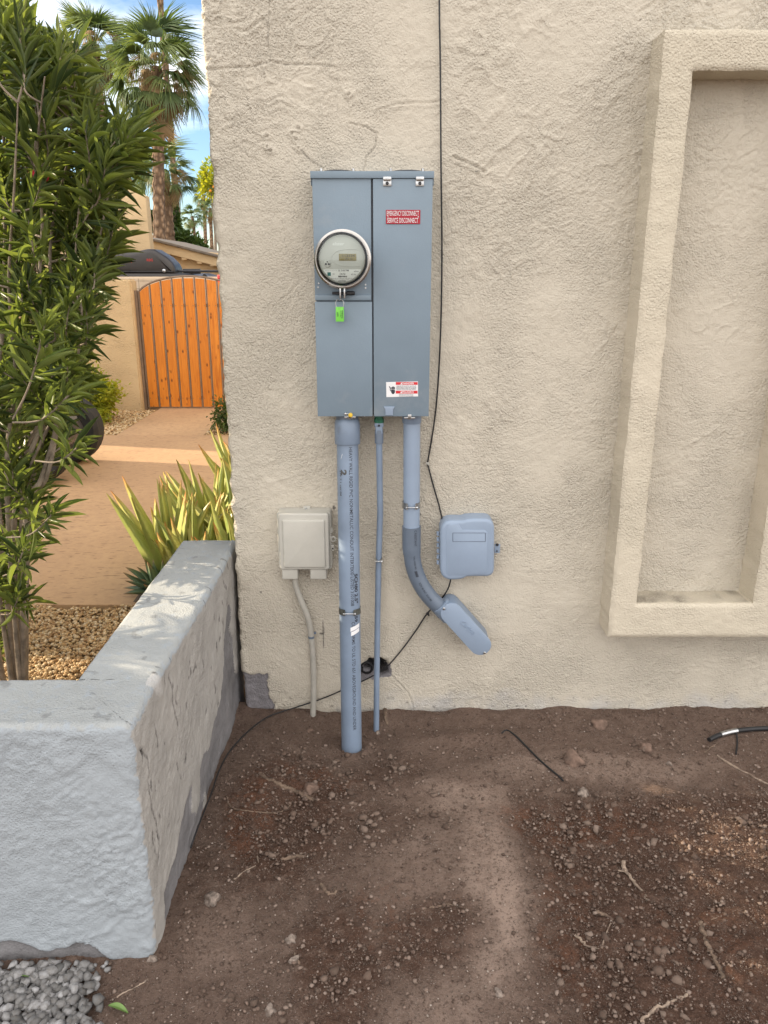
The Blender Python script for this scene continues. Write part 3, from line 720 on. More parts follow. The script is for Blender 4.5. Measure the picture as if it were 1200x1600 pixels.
# raised frame with sunken panels
def heightframe(name, bands, x0, z0, x1, z1, p, step, mat, parent):
    xs_ = np.arange(x0, x1+step/2, step); zs_ = np.arange(z0, z1+step/2, step)
    nx, nz_ = len(xs_), len(zs_)
    cxs = (xs_[:-1]+xs_[1:])/2; czs = (zs_[:-1]+zs_[1:])/2
    CXm, CZm = np.meshgrid(cxs, czs, indexing='ij'); m = np.zeros(CXm.shape, bool)
    for ax, az, bx_, bz in bands: m |= (CXm > ax) & (CXm < bx_) & (CZm > az) & (CZm < bz)
    mp_ = np.zeros((nx+1, nz_+1), bool); mp_[1:-1, 1:-1] = m
    Xg, Zg = np.meshgrid(xs_, zs_, indexing='ij')
    # vertices touching an empty cell are rim
    full = mp_[:-1, :-1] & mp_[1:, :-1] & mp_[:-1, 1:] & mp_[1:, 1:]
    rim = ~full
    # distance rings for rounding
    full2 = full.copy(); full2[1:-1, 1:-1] &= full[:-2, 1:-1] & full[2:, 1:-1] & full[1:-1, :-2] & full[1:-1, 2:]
    hh = .0022*fbm(Xg, Zg, f=9, o=4, s=201)+.0014*fbm(Xg, Zg, f=45, o=2, s=205)
    for (gz_, wd) in ((P(1070, 220, -p).z, .003), (P(1010, 645, -p).z, .003), (P(1000, 828, -p).z, .003)):
        hh = hh-.0012*np.exp(-((Zg-gz_+.002*vn(Xg*40, Zg*40))/wd)**2)
    Yf = -p-hh+.0065*rim+.0022*(full & ~full2)
    jit = .0035*fbm(Xg, Zg, f=26, o=3, s=222); jx = np.where(rim, jit, 0)
    V = [np.stack([Xg+jx, Yf, Zg+jx*.7], -1).reshape(-1, 3)]
    I = (np.arange(nx)[:, None]*nz_+np.arange(nz_)[None])
    c = np.argwhere(m); a = I[c[:, 0], c[:, 1]]; F = [np.stack([a, a+nz_, a+nz_+1, a+1], 1)]
    # side walls
    edges = []
    mi = mp_
    for i, j in c:
        if not mi[i, j+1]: edges.append((I[i, j+1], I[i, j]))      # left
        if not mi[i+2, j+1]: edges.append((I[i+1, j], I[i+1, j+1]))
        if not mi[i+1, j]: edges.append((I[i, j], I[i+1, j]))
        if not mi[i+1, j+2]: edges.append((I[i+1, j+1], I[i, j+1]))
    e = np.array(edges); base = V[0]; L_ = 8; off = len(base)
    prev = (e[:, 0], e[:, 1]); vid = np.unique(e); mapn = np.full(len(base), -1); cur = vid
    pidx = {}
    prevmap = np.arange(len(base))
    for l in range(1, L_+1):
        t = l/L_; q = base[vid].copy(); q[:, 1] = q[:, 1]*(1-t)+.01*t
        nn_ = .002*fbm(q[:, 0], q[:, 2], q[:, 1], f=30, o=3, s=230); q[:, 0] += nn_; q[:, 2] += nn_*.8
        V.append(q); nm = np.full(len(base), -1); nm[vid] = off+np.arange(len(vid))
        F.append(np.stack([prevmap[e[:, 0]], prevmap[e[:, 1]], nm[e[:, 1]], nm[e[:, 0]]], 1)); prevmap = nm; off += len(vid)
    Vv = np.concatenate(V); Ff = np.concatenate(F)
    me = rawmesh(name, Vv, Ff, True)
    me.set_sharp_from_angle(angle=R(50))
    at = me.color_attributes.new('tint', 'FLOAT_COLOR', 'POINT')
    st = np.zeros((len(Vv), 4), np.float32); st[:, 3] = 1
    sill = (np.abs(Vv[:, 2]-.498) < .012) & (Vv[:, 0] > .885) & (Vv[:, 0] < 1.29) & (Vv[:, 1] > -p+.012)
    st[:, 1] = np.where(sill, .25+.5*np.clip(fbm(Vv[:, 0], Vv[:, 1], f=16, o=3, s=3)+.1, 0, 1), 0)
    at.data.foreach_set('color', st.ravel())
    return link(name, me, mat, parent)
st_ = .0065
fx0, fx1 = .797, 1.93; fz0, fz1 = .369, 2.268
ix0, ix1, iz0, iz1 = .885, 1.296, .498, 2.164
bands = [(fx0, fz0, fx1, iz0), (fx0, iz1, fx1, fz1), (fx0, iz0-.01, ix0, iz1+.01), (ix1, iz0-.01, ix1+.11, iz1+.01), (fx1-.09, iz0-.01, fx1, iz1+.01)]
heightframe('niche_frame', bands, fx0, fz0, fx1, fz1, .12, st_, M_FRAME, house)

# ================================================================== PLANTER WALL (L shaped)
def planter():
    ox, fy, wt, zt = -.566, -1.104, .196, .645
    far = .14
    xl = -3.2
    # outline of the top, subdivided; vertical walls; all vertices pushed by noise
    step = .0056
    def line(a, b):
        a = np.array(a, float); b = np.array(b, float); n = max(2, int(np.linalg.norm(b-a)/step)); return [a+(b-a)*k/n for k in range(n)]
    # outer path: from left end along the front, round the corner, to the far end
    rr = .016
    outer = line((xl, fy), (-1.35, fy))[::6]+line((-1.35, fy), (ox-rr, fy))
    for k in range(7):
        a = -PI/2+PI/2*k/6; outer.append(np.array([ox-rr+rr*math.cos(a), fy+rr+rr*math.sin(a)]))
    outer += line((ox, fy+rr), (ox, far))+[np.array([ox, far])]
    outer = np.array(outer); n = len(outer)
    keep_x = outer[:, 0].copy()
    # matching inner path
    inner = []
    for p in outer:
        if p[0] < ox-wt and p[1] < fy+.001: inner.append((p[0], fy+wt+.012))
        elif p[1] < fy+wt and p[1] > fy-.001 and p[0] > ox-.001: inner.append((ox-wt, fy+wt+.012))
        elif p[0] < ox-.001: inner.append((ox-wt, fy+wt+.012))
        else: inner.append((ox-wt, p[1]))
    inner = np.array(inner)
    outer[:, 0] += .012*sstep(-1.0, -.1, outer[:, 1])*(outer[:, 0] > ox-.001)
    tang = np.gradient(outer, axis=0); nrm = np.stack([tang[:, 1], -tang[:, 0]], 1); nrm /= np.linalg.norm(nrm, axis=1, keepdims=True)+1e-9
    rows = []; meta = []
    re = .018
    zb = -.2
    zsv = list(np.arange(zb, zt-re, step))
    for z in zsv: rows.append((0.0, z, 0))
    for k in range(6):
        a = PI/2*k/5; rows.append((-(re-re*math.cos(a)), zt-re+re*math.sin(a), 0))
    m_ = 26
    Vt = []; att = []
    slen = np.concatenate([[0], np.cumsum(np.linalg.norm(np.diff(outer, axis=0), axis=1))])
    for off, z, _ in rows:
        q = outer+nrm*off
        Zc = np.full(n, z)
        hh = .006*fbm(slen, Zc, f=4, o=3, s=301)+.0035*fbm(slen, Zc, f=20, o=4, s=302)
        w_ = .4*fbm(slen, Zc, f=5, o=3, s=310); rg = (fbm(slen+w_, Zc*1.5+w_, f=6, o=4, s=303)*5) % 1
        front_ = (outer[:, 1] < fy+rr*.9)
        wq = .12*fbm(slen, Zc, f=6, o=3, s=371); rdg = 1-np.abs(fbm(slen+wq, Zc+wq, f=9, o=3, s=372)); hh = hh+.0030*np.where(outer[:, 1] < fy+rr*.9, 1, .3)*sstep(.86, .985, rdg)*sstep(-.05, .25, fbm(slen, Zc, f=3.5, o=3, s=373))+.0016*fbm(slen, Zc, f=60, o=2, s=374)
        hh = hh+.0052*rg*sstep(0, .06, rg)*sstep(1, .96, rg)*sstep(-.1, .35, fbm(slen, Zc, f=3, o=2, s=304))*np.where(front_, 1, .5)
        # patches on the inner garden-facing side
        sd = ~front_
        u_ = outer[:, 1]      # along the side, -1.1 .. 0.14
        edge_ = .13+.20*np.clip(u_+.75, 0, 1)+.10*fbm(slen, Zc, f=3.2, o=4, s=320)+.22*np.exp(-((u_+.10)/.14)**2)
        pt = np.where(sd, sstep(.02, -.01, z-edge_), sstep(.008, -.006, z-(.018+.10*fbm(slen, Zc*.3, f=5, o=4, s=330))))
        pt = pt*np.where(sd, sstep(-.25, .1, fbm(slen, Zc, f=4.5, o=3, s=321)+.12*np.exp(-((u_+.1)/.2)**2)+.15), 1)
        hh = hh-.006*pt
        cr = polydist(slen+.006*fbm(slen, Zc, f=25, s=9, o=2), Zc, [(slen[-1]-(.14-(-.80)), .60), (slen[-1]-.92, .50), (slen[-1]-.90, .42)])
        cr2 = polydist(slen+.01*fbm(slen, Zc, f=20, s=19, o=2), Zc, [(slen[-1]-1.21, .56), (slen[-1]-1.16, .5), (slen[-1]-1.18, .42), (slen[-1]-1.14, .30), (slen[-1]-1.15, .2)])
        g2 = np.exp(-(np.minimum(cr, cr2)/.004)**2)*sd
        spk = sstep(.50, .62, fbm(slen*1.7, Zc*.8, f=38, o=2, s=345))*sd
        hh = hh-.004*g2-.002*spk
        st = np.clip(.8*g2+.6*spk*sstep(.1, .3, Zc)+.35*sstep(.02, -.03, z), 0, 1)
        ch = np.where(sd, .9*sstep(.35, .55, fbm(slen*1.0, Zc*.6, f=4.3, o=3, s=350)+.1), 0)
        q = q+nrm*hh[:, None]
        Vt.append(np.column_stack([q, np.full(n, z)+.002*fbm(slen, Zc, f=10, o=2, s=305)])); att.append(np.column_stack([pt, st, ch, np.ones(n)]))
    o2 = outer-nrm*re; i2 = inner
    for k in range(1, m_+1):
        t = k/m_; q = o2*(1-t)+i2*t; drop = 0 if k < m_ else .006
        hz = .004*fbm(q[:, 0], q[:, 1], f=6, o=4, s=401)+.0012*fbm(q[:, 0], q[:, 1], f=50, o=2, s=402)
        Vt.append(np.column_stack([q, zt+hz-drop])); dk = .35*sstep(.45, .6, fbm(q[:, 0], q[:, 1], f=30, o=2, s=410))
        att.append(np.column_stack([np.zeros(n), dk, .35*sstep(0, .5, fbm(q[:, 0], q[:, 1], f=4, o=3, s=420)), np.ones(n)]))
    for z in (zt-.02, .3, zb):
        jx = .0; Vt.append(np.column_stack([i2, np.full(n, z)])); att.append(np.column_stack([np.zeros(n)]*3+[np.ones(n)]))
    V = np.stack(Vt, 0); m2 = len(Vt); V = V.reshape(-1, 3)
    ii = (np.arange(m2-1)[:, None]*n+np.arange(n-1)[None]).ravel()
    F = np.stack([ii, ii+1, ii+n+1, ii+n], 1)
    # far end cap
    cap = [list(range(n-1, m2*n, n))]
    me = rawmesh('planter_wall', V, F, True)
    bm = bmesh.new(); bm.from_mesh(me); bm.verts.ensure_lookup_table()
    bm.faces.new([bm.verts[i] for i in cap[0]]); bm.to_mesh(me); bm.free()
    at = me.color_attributes.new('tint', 'FLOAT_COLOR', 'POINT'); at.data.foreach_set('color', np.concatenate(att).astype(np.float32).ravel())
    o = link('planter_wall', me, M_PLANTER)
    tag(o, 'low stucco planter wall running up to the house corner, skylight tinted into its front', 'low wall')
planter()
# ================================================================== ELECTRICAL PANEL
def textobj(name, s, c, size, mat, parent, bold=0.0, rot=0.0, xs=1.0, axis_y=-1, width=None, depth=None, lift=0.0):
    """flat glyphs facing -Y at c, rot in degrees clockwise seen from the front"""
    V, F = text2d(s, 1.0, bold)
    wd = max(v[0] for v in V)-min(v[0] for v in V)
    if width: xs = width/(wd*size)
    a = -R(rot); cs, sn = math.cos(a), math.sin(a)
    pts = []
    for x, y in V:
        x *= size*xs; y *= size
        pts.append(Vector((c[0]+x*cs-y*sn, c[1], c[2]+x*sn+y*cs)))
    b = MB(); b.add(pts, F, False)
    me_ = bpy.data.meshes.new(name); off = wloc(parent)
    me_.from_pydata([tuple(v-off) for v in b.V], [], b.F); me_.update()
    return link(name, me_, mat, parent)
def screw(b, c, r=.004, h=.002):
    b.lathe([(r, 0), (r, h*.6), (r*.7, h), (0.0001, h)], c, n=14)

PY = -.12
px0, px1, pz0, pz1 = -.2155, .1455, 1.163, 1.893
mid = -.0350
panel = thing('electrical_panel', (-.035, 0, pz0), 'tall blue-grey electrical service panel on the stucco wall holding the round meter', 'electrical panel')
b = MB(); b.box2((px0+.003, -.003, pz0+.003), (px1-.003, PY+.014, pz1-.004), .002); b.build('enclosure', M_PANEL, panel)
b = MB(); b.box2((mid-.004, PY+.013, pz0+.004), (mid+.004, PY+.0115, pz1-.02)); b.build('seam', M_PANELDK, panel)
zl = P(535, 471, PY).z
b = MB(); b.box2((px0, PY+.013, pz0), (mid-.0022, PY, zl-.001), .0016); b.build('lower_cover', M_PANEL, panel)
b = MB(); b.box2((px0+.001, PY+.013, zl+.002), (mid-.0040, PY+.003, pz1-.015), .0016)
b.box2((px0+.001, PY+.005, zl+.003), (mid-.0045, PY-.003, zl+.019), .003)
b.build('meter_cover', M_PANEL, panel)
dr = MB(); dr.box2((mid+.0022, PY+.013, pz0), (px1, PY, pz1-.017), .0016); door = dr.build('door', M_PANEL, panel)
# pressed grip and hasp
g = P(608, 640, PY); b = MB(); b.slab([(g.x-.013, g.z-.019), (g.x+.013, g.z-.019), (g.x+.013, g.z), (g.x+.018, g.z+.010), (g.x-.018, g.z+.010), (g.x-.013, g.z)], PY+.001, PY-.004, .002); b.build('pull_tab', M_PVCB, door)
b = MB(); b.box2((px0-.0035, -.002, pz1-.016), (px1+.0035, PY-.004, pz1+.004), .002)
b.box2((px0-.0035, -.002, pz1-.034), (px0-.0015, PY+.010, pz1-.016)); b.box2((px1+.0015, -.002, pz1-.034), (px1+.0035, PY+.010, pz1-.016))
b.build('hood', M_PANEL, panel)
for x in (-.138, .070):       # closing plates over the top hubs
    b = MB(); b.lathe([(.052, 0), (.052, .004), (.046, .007), (.0001, .008)], (x, -.058, pz1+.003), axis=(0, 0, 1), n=40); b.build('hub_plate', M_PANELDK, panel)
    for dx in (-.050, .046):
        b = MB(); b.lathe([(.0045, 0), (.0045, .009), (.003, .011), (.0001, .011)], (x+dx, -.10, pz1+.003), axis=(0, 0, 1), n=12); b.build('bolt', M_ZINC, panel)
for px_ in (605, 656):
    p = P(px_, 283, PY); b = MB()
    b.box2((p.x-.0125, PY-.001, p.z-.014), (p.x+.0125, PY-.0035, p.z+.002), .001)
    b.box2((p.x-.0125, PY-.004, p.z+.0005), (p.x+.0125, PY-.010, p.z+.012), .003)
    l = b.build('latch', M_ZINC, panel); b = MB(); screw(b, (p.x, PY-.0035, p.z-.0065), .005, .003); b.build('screw', M_DKSTEEL, l)
for px_, py_, yel in ((547, 648, True), (640, 649, False)):
    p = P(px_, py_, PY); b = MB()
    b.box2((p.x-.018, PY+.004, p.z-.010), (p.x+.018, PY-.006, p.z-.005), .001); b.box2((p.x-.006, PY-.001, p.z-.012), (p.x+.006, PY-.006, p.z+.004), .0015)
    l = b.build('hasp', M_ZINC, panel)
    if yel:
        b = MB(); b.lathe([(.0001, -.006), (.006, -.005), (.0075, 0), (.006, .005), (.0001, .006)], (p.x+.002, PY-.012, p.z+.001), n=16); b.build('seal', M_YEL, l)
        b = MB(); b.tube(smooth_path([(p.x+.002, PY-.012, p.z), (p.x-.008, PY-.010, p.z+.006), (p.x-.012, PY-.008, p.z+.0), (p.x-.004, PY-.008, p.z-.006)], 5), .0013, 6); b.lathe([(.0001, -.004), (.004, -.003), (.0048, 0), (.004, .003), (.0001, .004)], (p.x-.014, PY-.009, p.z+.004), n=12); b.build('wire', M_ZINC, l)
for px_, py_ in ((498, 443), (497, 449), (571, 445), (571, 450)):
    p = P(px_, py_, PY); b = MB(); screw(b, (p.x, PY+.003, p.z), .0028, .0015); b.build('screw', M_ZINC, panel)
# red engraved sign
a = P(603, 328, PY); c = P(656.5, 350, PY)
sg = MB(); sg.box2((a.x, PY-.0002, c.z), (c.x, PY-.0024, a.z), .0005, 1); sign = sg.build('emergency_sign', M_RED, door)
mx = (a.x+c.x)/2; wd = c.x-a.x
textobj('lettering', 'EMERGENCY DISCONNECT', (mx-.001, PY-.0030, P(0, 333.8, PY).z), .0196, M_WHITE, sign, .0, width=wd*.93)
textobj('lettering', 'SERVICE DISCONNECT', (mx-.001, PY-.0030, P(0, 344.8, PY).z), .0196, M_WHITE, sign, .0, width=wd*.90)
for x in (a.x+.006, c.x-.006):
    b = MB(); screw(b, (x, PY-.0024, (a.z+c.z)/2), .0018, .0012); b.build('rivet', M_ZINC, sign)
# danger label
a = P(603.5, 596.5, PY); c = P(653, 620, PY); lw, lh = c.x-a.x, a.z-c.z
lab = MB(); lab.box((a.x+lw/2, PY-.0006, c.z+lh/2), (lw, .0008, lh), .0003, 1, rot=Matrix.Rotation(R(-1.2), 3, 'Y')); lab = lab.build('warning_label', M_WHITE, door)
def lrect(nm, x0, z0, x1, z1, m):
    b = MB(); b.box2((a.x+lw*x0, PY-.0011, c.z+lh*z0), (a.x+lw*x1, PY-.0014, c.z+lh*z1)); return b.build(nm, m, lab)
lrect('red_band', .30, .80, .985, .985, M_RED2); lrect('red_band', .30, .22, .985, .41, M_RED2)
for zz_, s in ((.885, 'DANGER'), (.315, 'PELIGRO')):
    textobj('lettering', s, (a.x+lw*.68, PY-.0018, c.z+lh*zz_), .0085, M_WHITE, lab, .015, xs=1.15)
    b = MB(); q = Vector((a.x+lw*.475, PY-.0018, c.z+lh*zz_)); b.add([q+Vector((-.0035, 0, -.003)), q+Vector((.0035, 0, -.003)), q+Vector((0, 0, .0035))], [[0, 1, 2]], False); b.build('warning_triangle', M_WHITE, lab)
for zz_, s in ((.72, 'HAZARD OF ELECTRIC SHOCK OR'), (.64, 'EXPLOSION TURN OFF POWER'), (.56, 'BEFORE WORKING INSIDE THIS EQUIPMENT'), (.48, 'FAILURE TO FOLLOW WILL RESULT'), (.15, 'RIESGO DE DESCARGA'), (.06, 'DESCONECTAR ANTES DE ABRIR')):
    textobj('lettering', s, (a.x+lw*.63, PY-.0018, c.z+lh*zz_), .0034, M_INK, lab, .01, width=lw*(.62 if zz_ > .2 else .45))
# hand and shock bolt pictogram
b = MB(); hx0, hz0 = a.x+lw*.21, c.z+lh*.40
def flat(b, pts, y=PY-.0016): b.add([Vector((x, y, z)) for x, z in pts], [list(range(len(pts)))], False)
flat(b, [(hx0-.005, hz0+.004), (hx0-.006, hz0-.004), (hx0-.002, hz0-.010), (hx0+.003, hz0-.010), (hx0+.007, hz0-.004), (hx0+.006, hz0+.004)])
for k in range(4):
    x = hx0-.0048+k*.0030; flat(b, [(x, hz0+.005), (x+.0024, hz0+.005), (x+.0024, hz0+.012+(.002 if k in (1, 2) else 0)), (x, hz0+.012+(.002 if k in (1, 2) else 0))])
flat(b, [(hx0-.013, hz0+.014), (hx0-.010, hz0+.015), (hx0-.006, hz0+.008), (hx0-.008, hz0+.003), (hx0-.005, hz0+.003), (hx0-.008, hz0-.002), (hx0-.010, hz0+.004), (hx0-.0095, hz0+.008)])
b.build('pictogram', M_INK, lab)

# ------------------------------------------------------------------ meter
mc = Vector((-.1255, PY+.002, 1.6475)); RR = .0835
meter = thing('electric_meter', (mc.x, mc.y, mc.z-RR), 'round glass-covered digital electric meter set in the left half of the grey panel', 'electric meter')
A = (0, -1, 0)
b = MB(); b.lathe([(RR-.006, 0), (RR, .001), (RR, .006), (RR-.003, .016), (RR-.002, .020), (RR+.003, .024), (RR+.003, .032), (RR-.002, .036), (RR-.008, .036), (RR-.009, .02)], mc, A, 72); ring = b.build('locking_ring', M_STEEL, meter)
b = MB()
for s_ in (-1, 1):
    x = mc.x+s_*.0065-.002
    b.box2((x-.0022, mc.y-.008, mc.z-RR-.030), (x+.0022, mc.y-.034, mc.z-RR+.004), .001)
b.build('ring_lug', M_ZINC, ring)
b = MB(); sz_ = mc.z-RR-.015; b.tube([(mc.x-.034, mc.y-.021, sz_), (mc.x+.036, mc.y-.021, sz_)], .0045, 14); b.tube([(mc.x+.012, mc.y-.021, sz_), (mc.x+.034, mc.y-.021, sz_)], .0065, 14); b.build('ring_bolt', M_DKSTEEL, ring)
b = MB(); b.lathe([(.0745, .02), (.0745, .060), (.071, .064), (.0705, .045)], mc, A, 64); b.build('grey_base', M_DKSTEEL, meter)
FY = mc.y-.066
b = MB(); b.lathe([(.0001, .066), (.0665, .066), (.0695, .063), (.0695, .03)], mc, A, 72); face = b.build('face_plate', M_FACE, meter)
# embossed oval window surround
FZ = mc.z; FX = mc.x
def ring_path(pts, r, nm, m, par): bb = MB(); bb.tube(smooth_path(pts, 6), r, 6); return bb.build(nm, m, par)
E = [(FX+.052, FY, FZ+.027), (FX+.020, FY, FZ+.0285), (FX-.010, FY, FZ+.024), (FX-.028, FY, FZ+.012), (FX-.030, FY, FZ-.002), (FX-.018, FY, FZ-.013), (FX+.010, FY, FZ-.020), (FX+.058, FY, FZ-.021)]
ring_path(E, .0010, 'oval_moulding', M_FACE, face)
b = MB(); b.box2((FX-.009, FY+.002, FZ-.004), (FX+.043, FY-.0015, FZ+.0155), .001); lcd = b.build('display', M_LCD, face)
textobj('digits', '113334', (FX+.019, FY-.0020, FZ+.0095), .0105, M_INK, lcd, 0, width=.036)
textobj('digits', 'dEL 6c', (FX+.021, FY-.0020, FZ+.0010), .0065, M_INK, lcd, 0, width=.022)
textobj('raised_logo', 'elster', (FX-.010, FY-.0004, FZ+.043), .013, M_FACE2, face, .0, width=.034)
b = MB(); b.lathe([(.0001, .003), (.009, .003), (.0105, .0), (.0105, -.001)], (FX-.0435, FY, FZ-.013), A, 24); eye = b.build('optical_port', M_FACE, face)
b = MB()
for s_ in (-1, 1): b.lathe([(.0001, .0036), (.0028, .0036), (.0028, .002)], (FX-.0435+s_*.0045, FY, FZ-.014), A, 14)
b.box2((FX-.045, FY-.0036, FZ-.009), (FX-.042, FY-.0030, FZ-.006)); b.build('sensor_window', M_INK, eye)
# white lower label: circular segment
zc_ = -.029; rl = .064; a0_ = math.asin(zc_/rl); pts = []
for k in range(33):
    a = PI-a0_+(PI+2*a0_)*k/32; pts.append((FX+rl*math.cos(a), FZ+rl*math.sin(a)))
b = MB(); b.slab(pts, FY+.001, FY-.0008); nl = b.build('name_plate', M_FACE2, face)
TY = FY-.0013
textobj('lettering', '35 318 748', (FX+.004, TY, FZ-.0325), .0066, M_INK, nl, .01, width=.032)
textobj('lettering', '(|)(|)(|)(|)(|)(|)(|)(|)', (FX-.033, TY, FZ-.0325), .0022, M_INKG, nl, 0, width=.036)
textobj('lettering', 'elster', (FX+.043, TY, FZ-.034), .0055, M_INKG, nl, .01, width=.015)
textobj('lettering', 'CA0.750', (FX+.001, TY, FZ-.0425), .0078, M_INK, nl, 0, width=.017)
textobj('lettering', 'R2.0', (FX-.0255, TY, FZ-.0425), .0060, M_INKG, nl, 0, width=.006)
textobj('lettering', '60 Hz', (FX+.034, TY, FZ-.0435), .0062, M_INKG, nl, 0, width=.014)
for z_, w_ in ((-.0555, .070),): textobj('lettering', 'CL200 240V 3W TYPE A3D 30TA 1.0 Kh 7.2', (FX-.002, TY, FZ+z_), .0028, M_INK, nl, 0, width=w_*.92)
textobj('lettering', 'P/R 24 FM 2S WATTHOUR METER', (FX-.002, TY, FZ-.0592), .0022, M_INKG, nl, 0, width=.042)
b = MB(); b.box2((FX-.044, FY-.0008, FZ-.0475), (FX-.034, FY-.0014, FZ-.037)); b.build('teal_square', M_TEAL, nl)
b = MB(); x = FX-.012
while x < FX+.014: wq = random.choice((.0004, .0007, .001)); b.box2((x, FY-.0008, FZ-.0515), (x+wq, FY-.0013, FZ-.047)); x += wq+random.choice((.0004, .0007))
x = FX-.012
while x < FX+.010: wq = random.choice((.0004, .0007)); b.box2((x, FY-.0008, FZ-.0635), (x+wq, FY-.0013, FZ-.0608)); x += wq+random.choice((.0004, .0006))
b.build('barcode', M_INK, nl)
def glassm():
    m, t, bb, o = newmat('clear_cover')
    t.nodes.remove(bb)
    tr = N(t, 'ShaderNodeBsdfTransparent'); tr.inputs[0].default_value = (.93, .95, .94, 1); gl = N(t, 'ShaderNodeBsdfGlossy', {'Roughness': .04}); fr = N(t, 'ShaderNodeFresnel', {'IOR': 1.45})
    mx_ = N(t, 'ShaderNodeMixShader'); t.links.new(fr.outputs[0], mx_.inputs[0]); t.links.new(tr.outputs[0], mx_.inputs[1]); t.links.new(gl.outputs[0], mx_.inputs[2]); t.links.new(mx_.outputs[0], o.inputs[0]); return m
M_GLASS = glassm()
b = MB(); b.lathe([(.0775, .034), (.0765, .075), (.0745, .086), (.070, .092), (.066, .094), (.0001, .0955)], mc, A, 72); b.build('glass_cover', M_GLASS, meter)
# the green seal hanging from the ring
sc = P(531, 491, PY-.03)
seal = thing('meter_seal', (sc.x, sc.y, sc.z-.02), 'bright green plastic padlock seal hanging below the round meter', 'seal')
b = MB(); b.box2((sc.x-.0125, sc.y+.004, sc.z-.022), (sc.x+.0125, sc.y-.005, sc.z+.022), .0015); b.box2((sc.x-.001, sc.y-.004, sc.z-.0215), (sc.x+.001, sc.y-.0062, sc.z+.0215)); sb = b.build('seal_body', M_GREEN, seal)
textobj('lettering', 'WARNING', (sc.x+.0075, sc.y-.0056, sc.z), .0070, M_INK, sb, .01, rot=90, width=.024)
textobj('lettering', 'DO NOT BREAK', (sc.x+.0025, sc.y-.0066, sc.z+.001), .0036, M_INK, sb, 0, rot=90, width=.020)
textobj('lettering', 'APS', (sc.x-.0070, sc.y-.0056, sc.z), .0075, M_INK, sb, .01, rot=90, width=.013)
b = MB(); b.tube(smooth_path([(sc.x-.0105, sc.y, sc.z+.020), (sc.x-.0125, sc.y, sc.z+.034), (sc.x-.006, sc.y+.001, sc.z+.044), (sc.x, sc.y+.001, sc.z+.041), (sc.x+.006, sc.y+.001, sc.z+.044), (sc.x+.0125, sc.y, sc.z+.034), (sc.x+.0105, sc.y, sc.z+.020)], 6), .0011, 6); b.build('shackle', M_ZINC, seal)

# ================================================================== CONDUITS
def cyl_text(nm, s, pA, pB, r, size, width, mat, parent, ang=0.0, bold=0.0, t0=0.0, italic=0):
    """text reading downwards along the pipe pA->pB, wrapped on radius r; ang: degrees right of the front"""
    V, F = text2d(s, 1.0, bold); xmn = min(v[0] for v in V); wd = max(v[0] for v in V)-xmn
    ax = (pB-pA).normalized(); rt = Vector((1, 0, 0)); rt = (rt-ax*rt.dot(ax)).normalized(); fr = ax.cross(rt); fr = fr if fr.y < 0 else -fr
    pts = []
    for x, y in V:
        d = t0+(x-xmn)/wd*width; a = R(ang)+y*size/r
        c = pA+ax*d
        pts.append(c+(fr*math.cos(a)+rt*math.sin(a))*(r+.0006))
    off = wloc(parent); me_ = bpy.data.meshes.new(nm); me_.from_pydata([tuple(v-off) for v in pts], [], F); me_.update()
    return link(nm, me_, mat, parent)
# thick conduit
tA = Vector((-.1225, -.062, pz0+.002)); tB = P(549.5, 1172, -.205)
r1 = .0365
bigc = thing('thick_conduit', (tB.x, tB.y, tB.z), 'thick grey plastic conduit running from the panel down into the soil', 'conduit')
axv = (tB-tA).normalized()
def along(d): return tA+axv*d
bend = [along(0), along(.10), along(.35), along(.6), along(.9), tB-axv*.1, tB+axv*.08]
b = MB(); b.tube(bend, r1, 40); pipe = b.build('pipe', M_PVC, bigc)
b = MB(); b.tube([along(.022), along(.024), along(.040), along(.102), along(.104)], [.0385, .040, .0425, .0425, .0415], 40); b.build('coupling', M_PVC, bigc)
b = MB(); b.lathe([(.036, -.002), (.0375, .0), (.0375, .022), (.036, .024)], tA, axv, 40); b.build('threaded_hub', M_PVCD, bigc)
zt_ = .118; fullL = (tB-tA).length
cyl_text('print', 'HEAVY WALL RIGID PVC NONMETALLIC CONDUIT INTERTEK© LISTED 3101008', tA, tB, r1, .0165, .545, M_INK, pipe, 17, .004, .112)
cyl_text('print', 'CONFORMS TO UL STD 651 ABOVEGROUND AND UNDER', tA, tB, r1, .0165, .40, M_INK, pipe, 20, .004, .715)
cyl_text('handwriting', 'SCH80 2.5"', tA, tB, r1, .018, .105, M_INK, pipe, 40, .035, .545)
cyl_text('handwriting', '59', tA, tB, r1, .016, .022, M_INK, pipe, 38, .035, .695)
M_SMUDGE = simple('printed_smudge', (.10, .10, .10), .6, var=.4, vscale=60)
cyl_text('print', '2', tA, tB, r1, .026, .020, M_SMUDGE, pipe, -22, .05, .186)
cyl_text('print', 'SW 7.1 rev 04', tA, tB, r1, .010, .085, M_SMUDGE, pipe, -40, .01, .19)
b = MB()
def wrap_patch(b, d0, d1, a0, a1, r, skew=0.0, n=8):
    rt = Vector((1, 0, 0)); rt = (rt-axv*rt.dot(axv)).normalized(); fr = axv.cross(rt); fr = fr if fr.y < 0 else -fr
    V = []
    for d in (d0, d1):
        for k in range(n+1):
            a = R(a0+(a1-a0)*k/n); V.append(along(d-skew*k/n)+(fr*math.cos(a)+rt*math.sin(a))*r)
    b.add(V, [[k, k+1, n+2+k, n+1+k] for k in range(n)], True)
wrap_patch(b, .735, .749, 5, 62, r1+.0010, .012); wrap_patch(b, .751, .765, 8, 60, r1+.0012, .012); b.build('paper_sticker', M_WHITE, pipe)
b = MB(); wrap_patch(b, .148, .152, -34, -26, r1+.0006, .016, 3); b.build('scratch', M_WHITE, pipe)
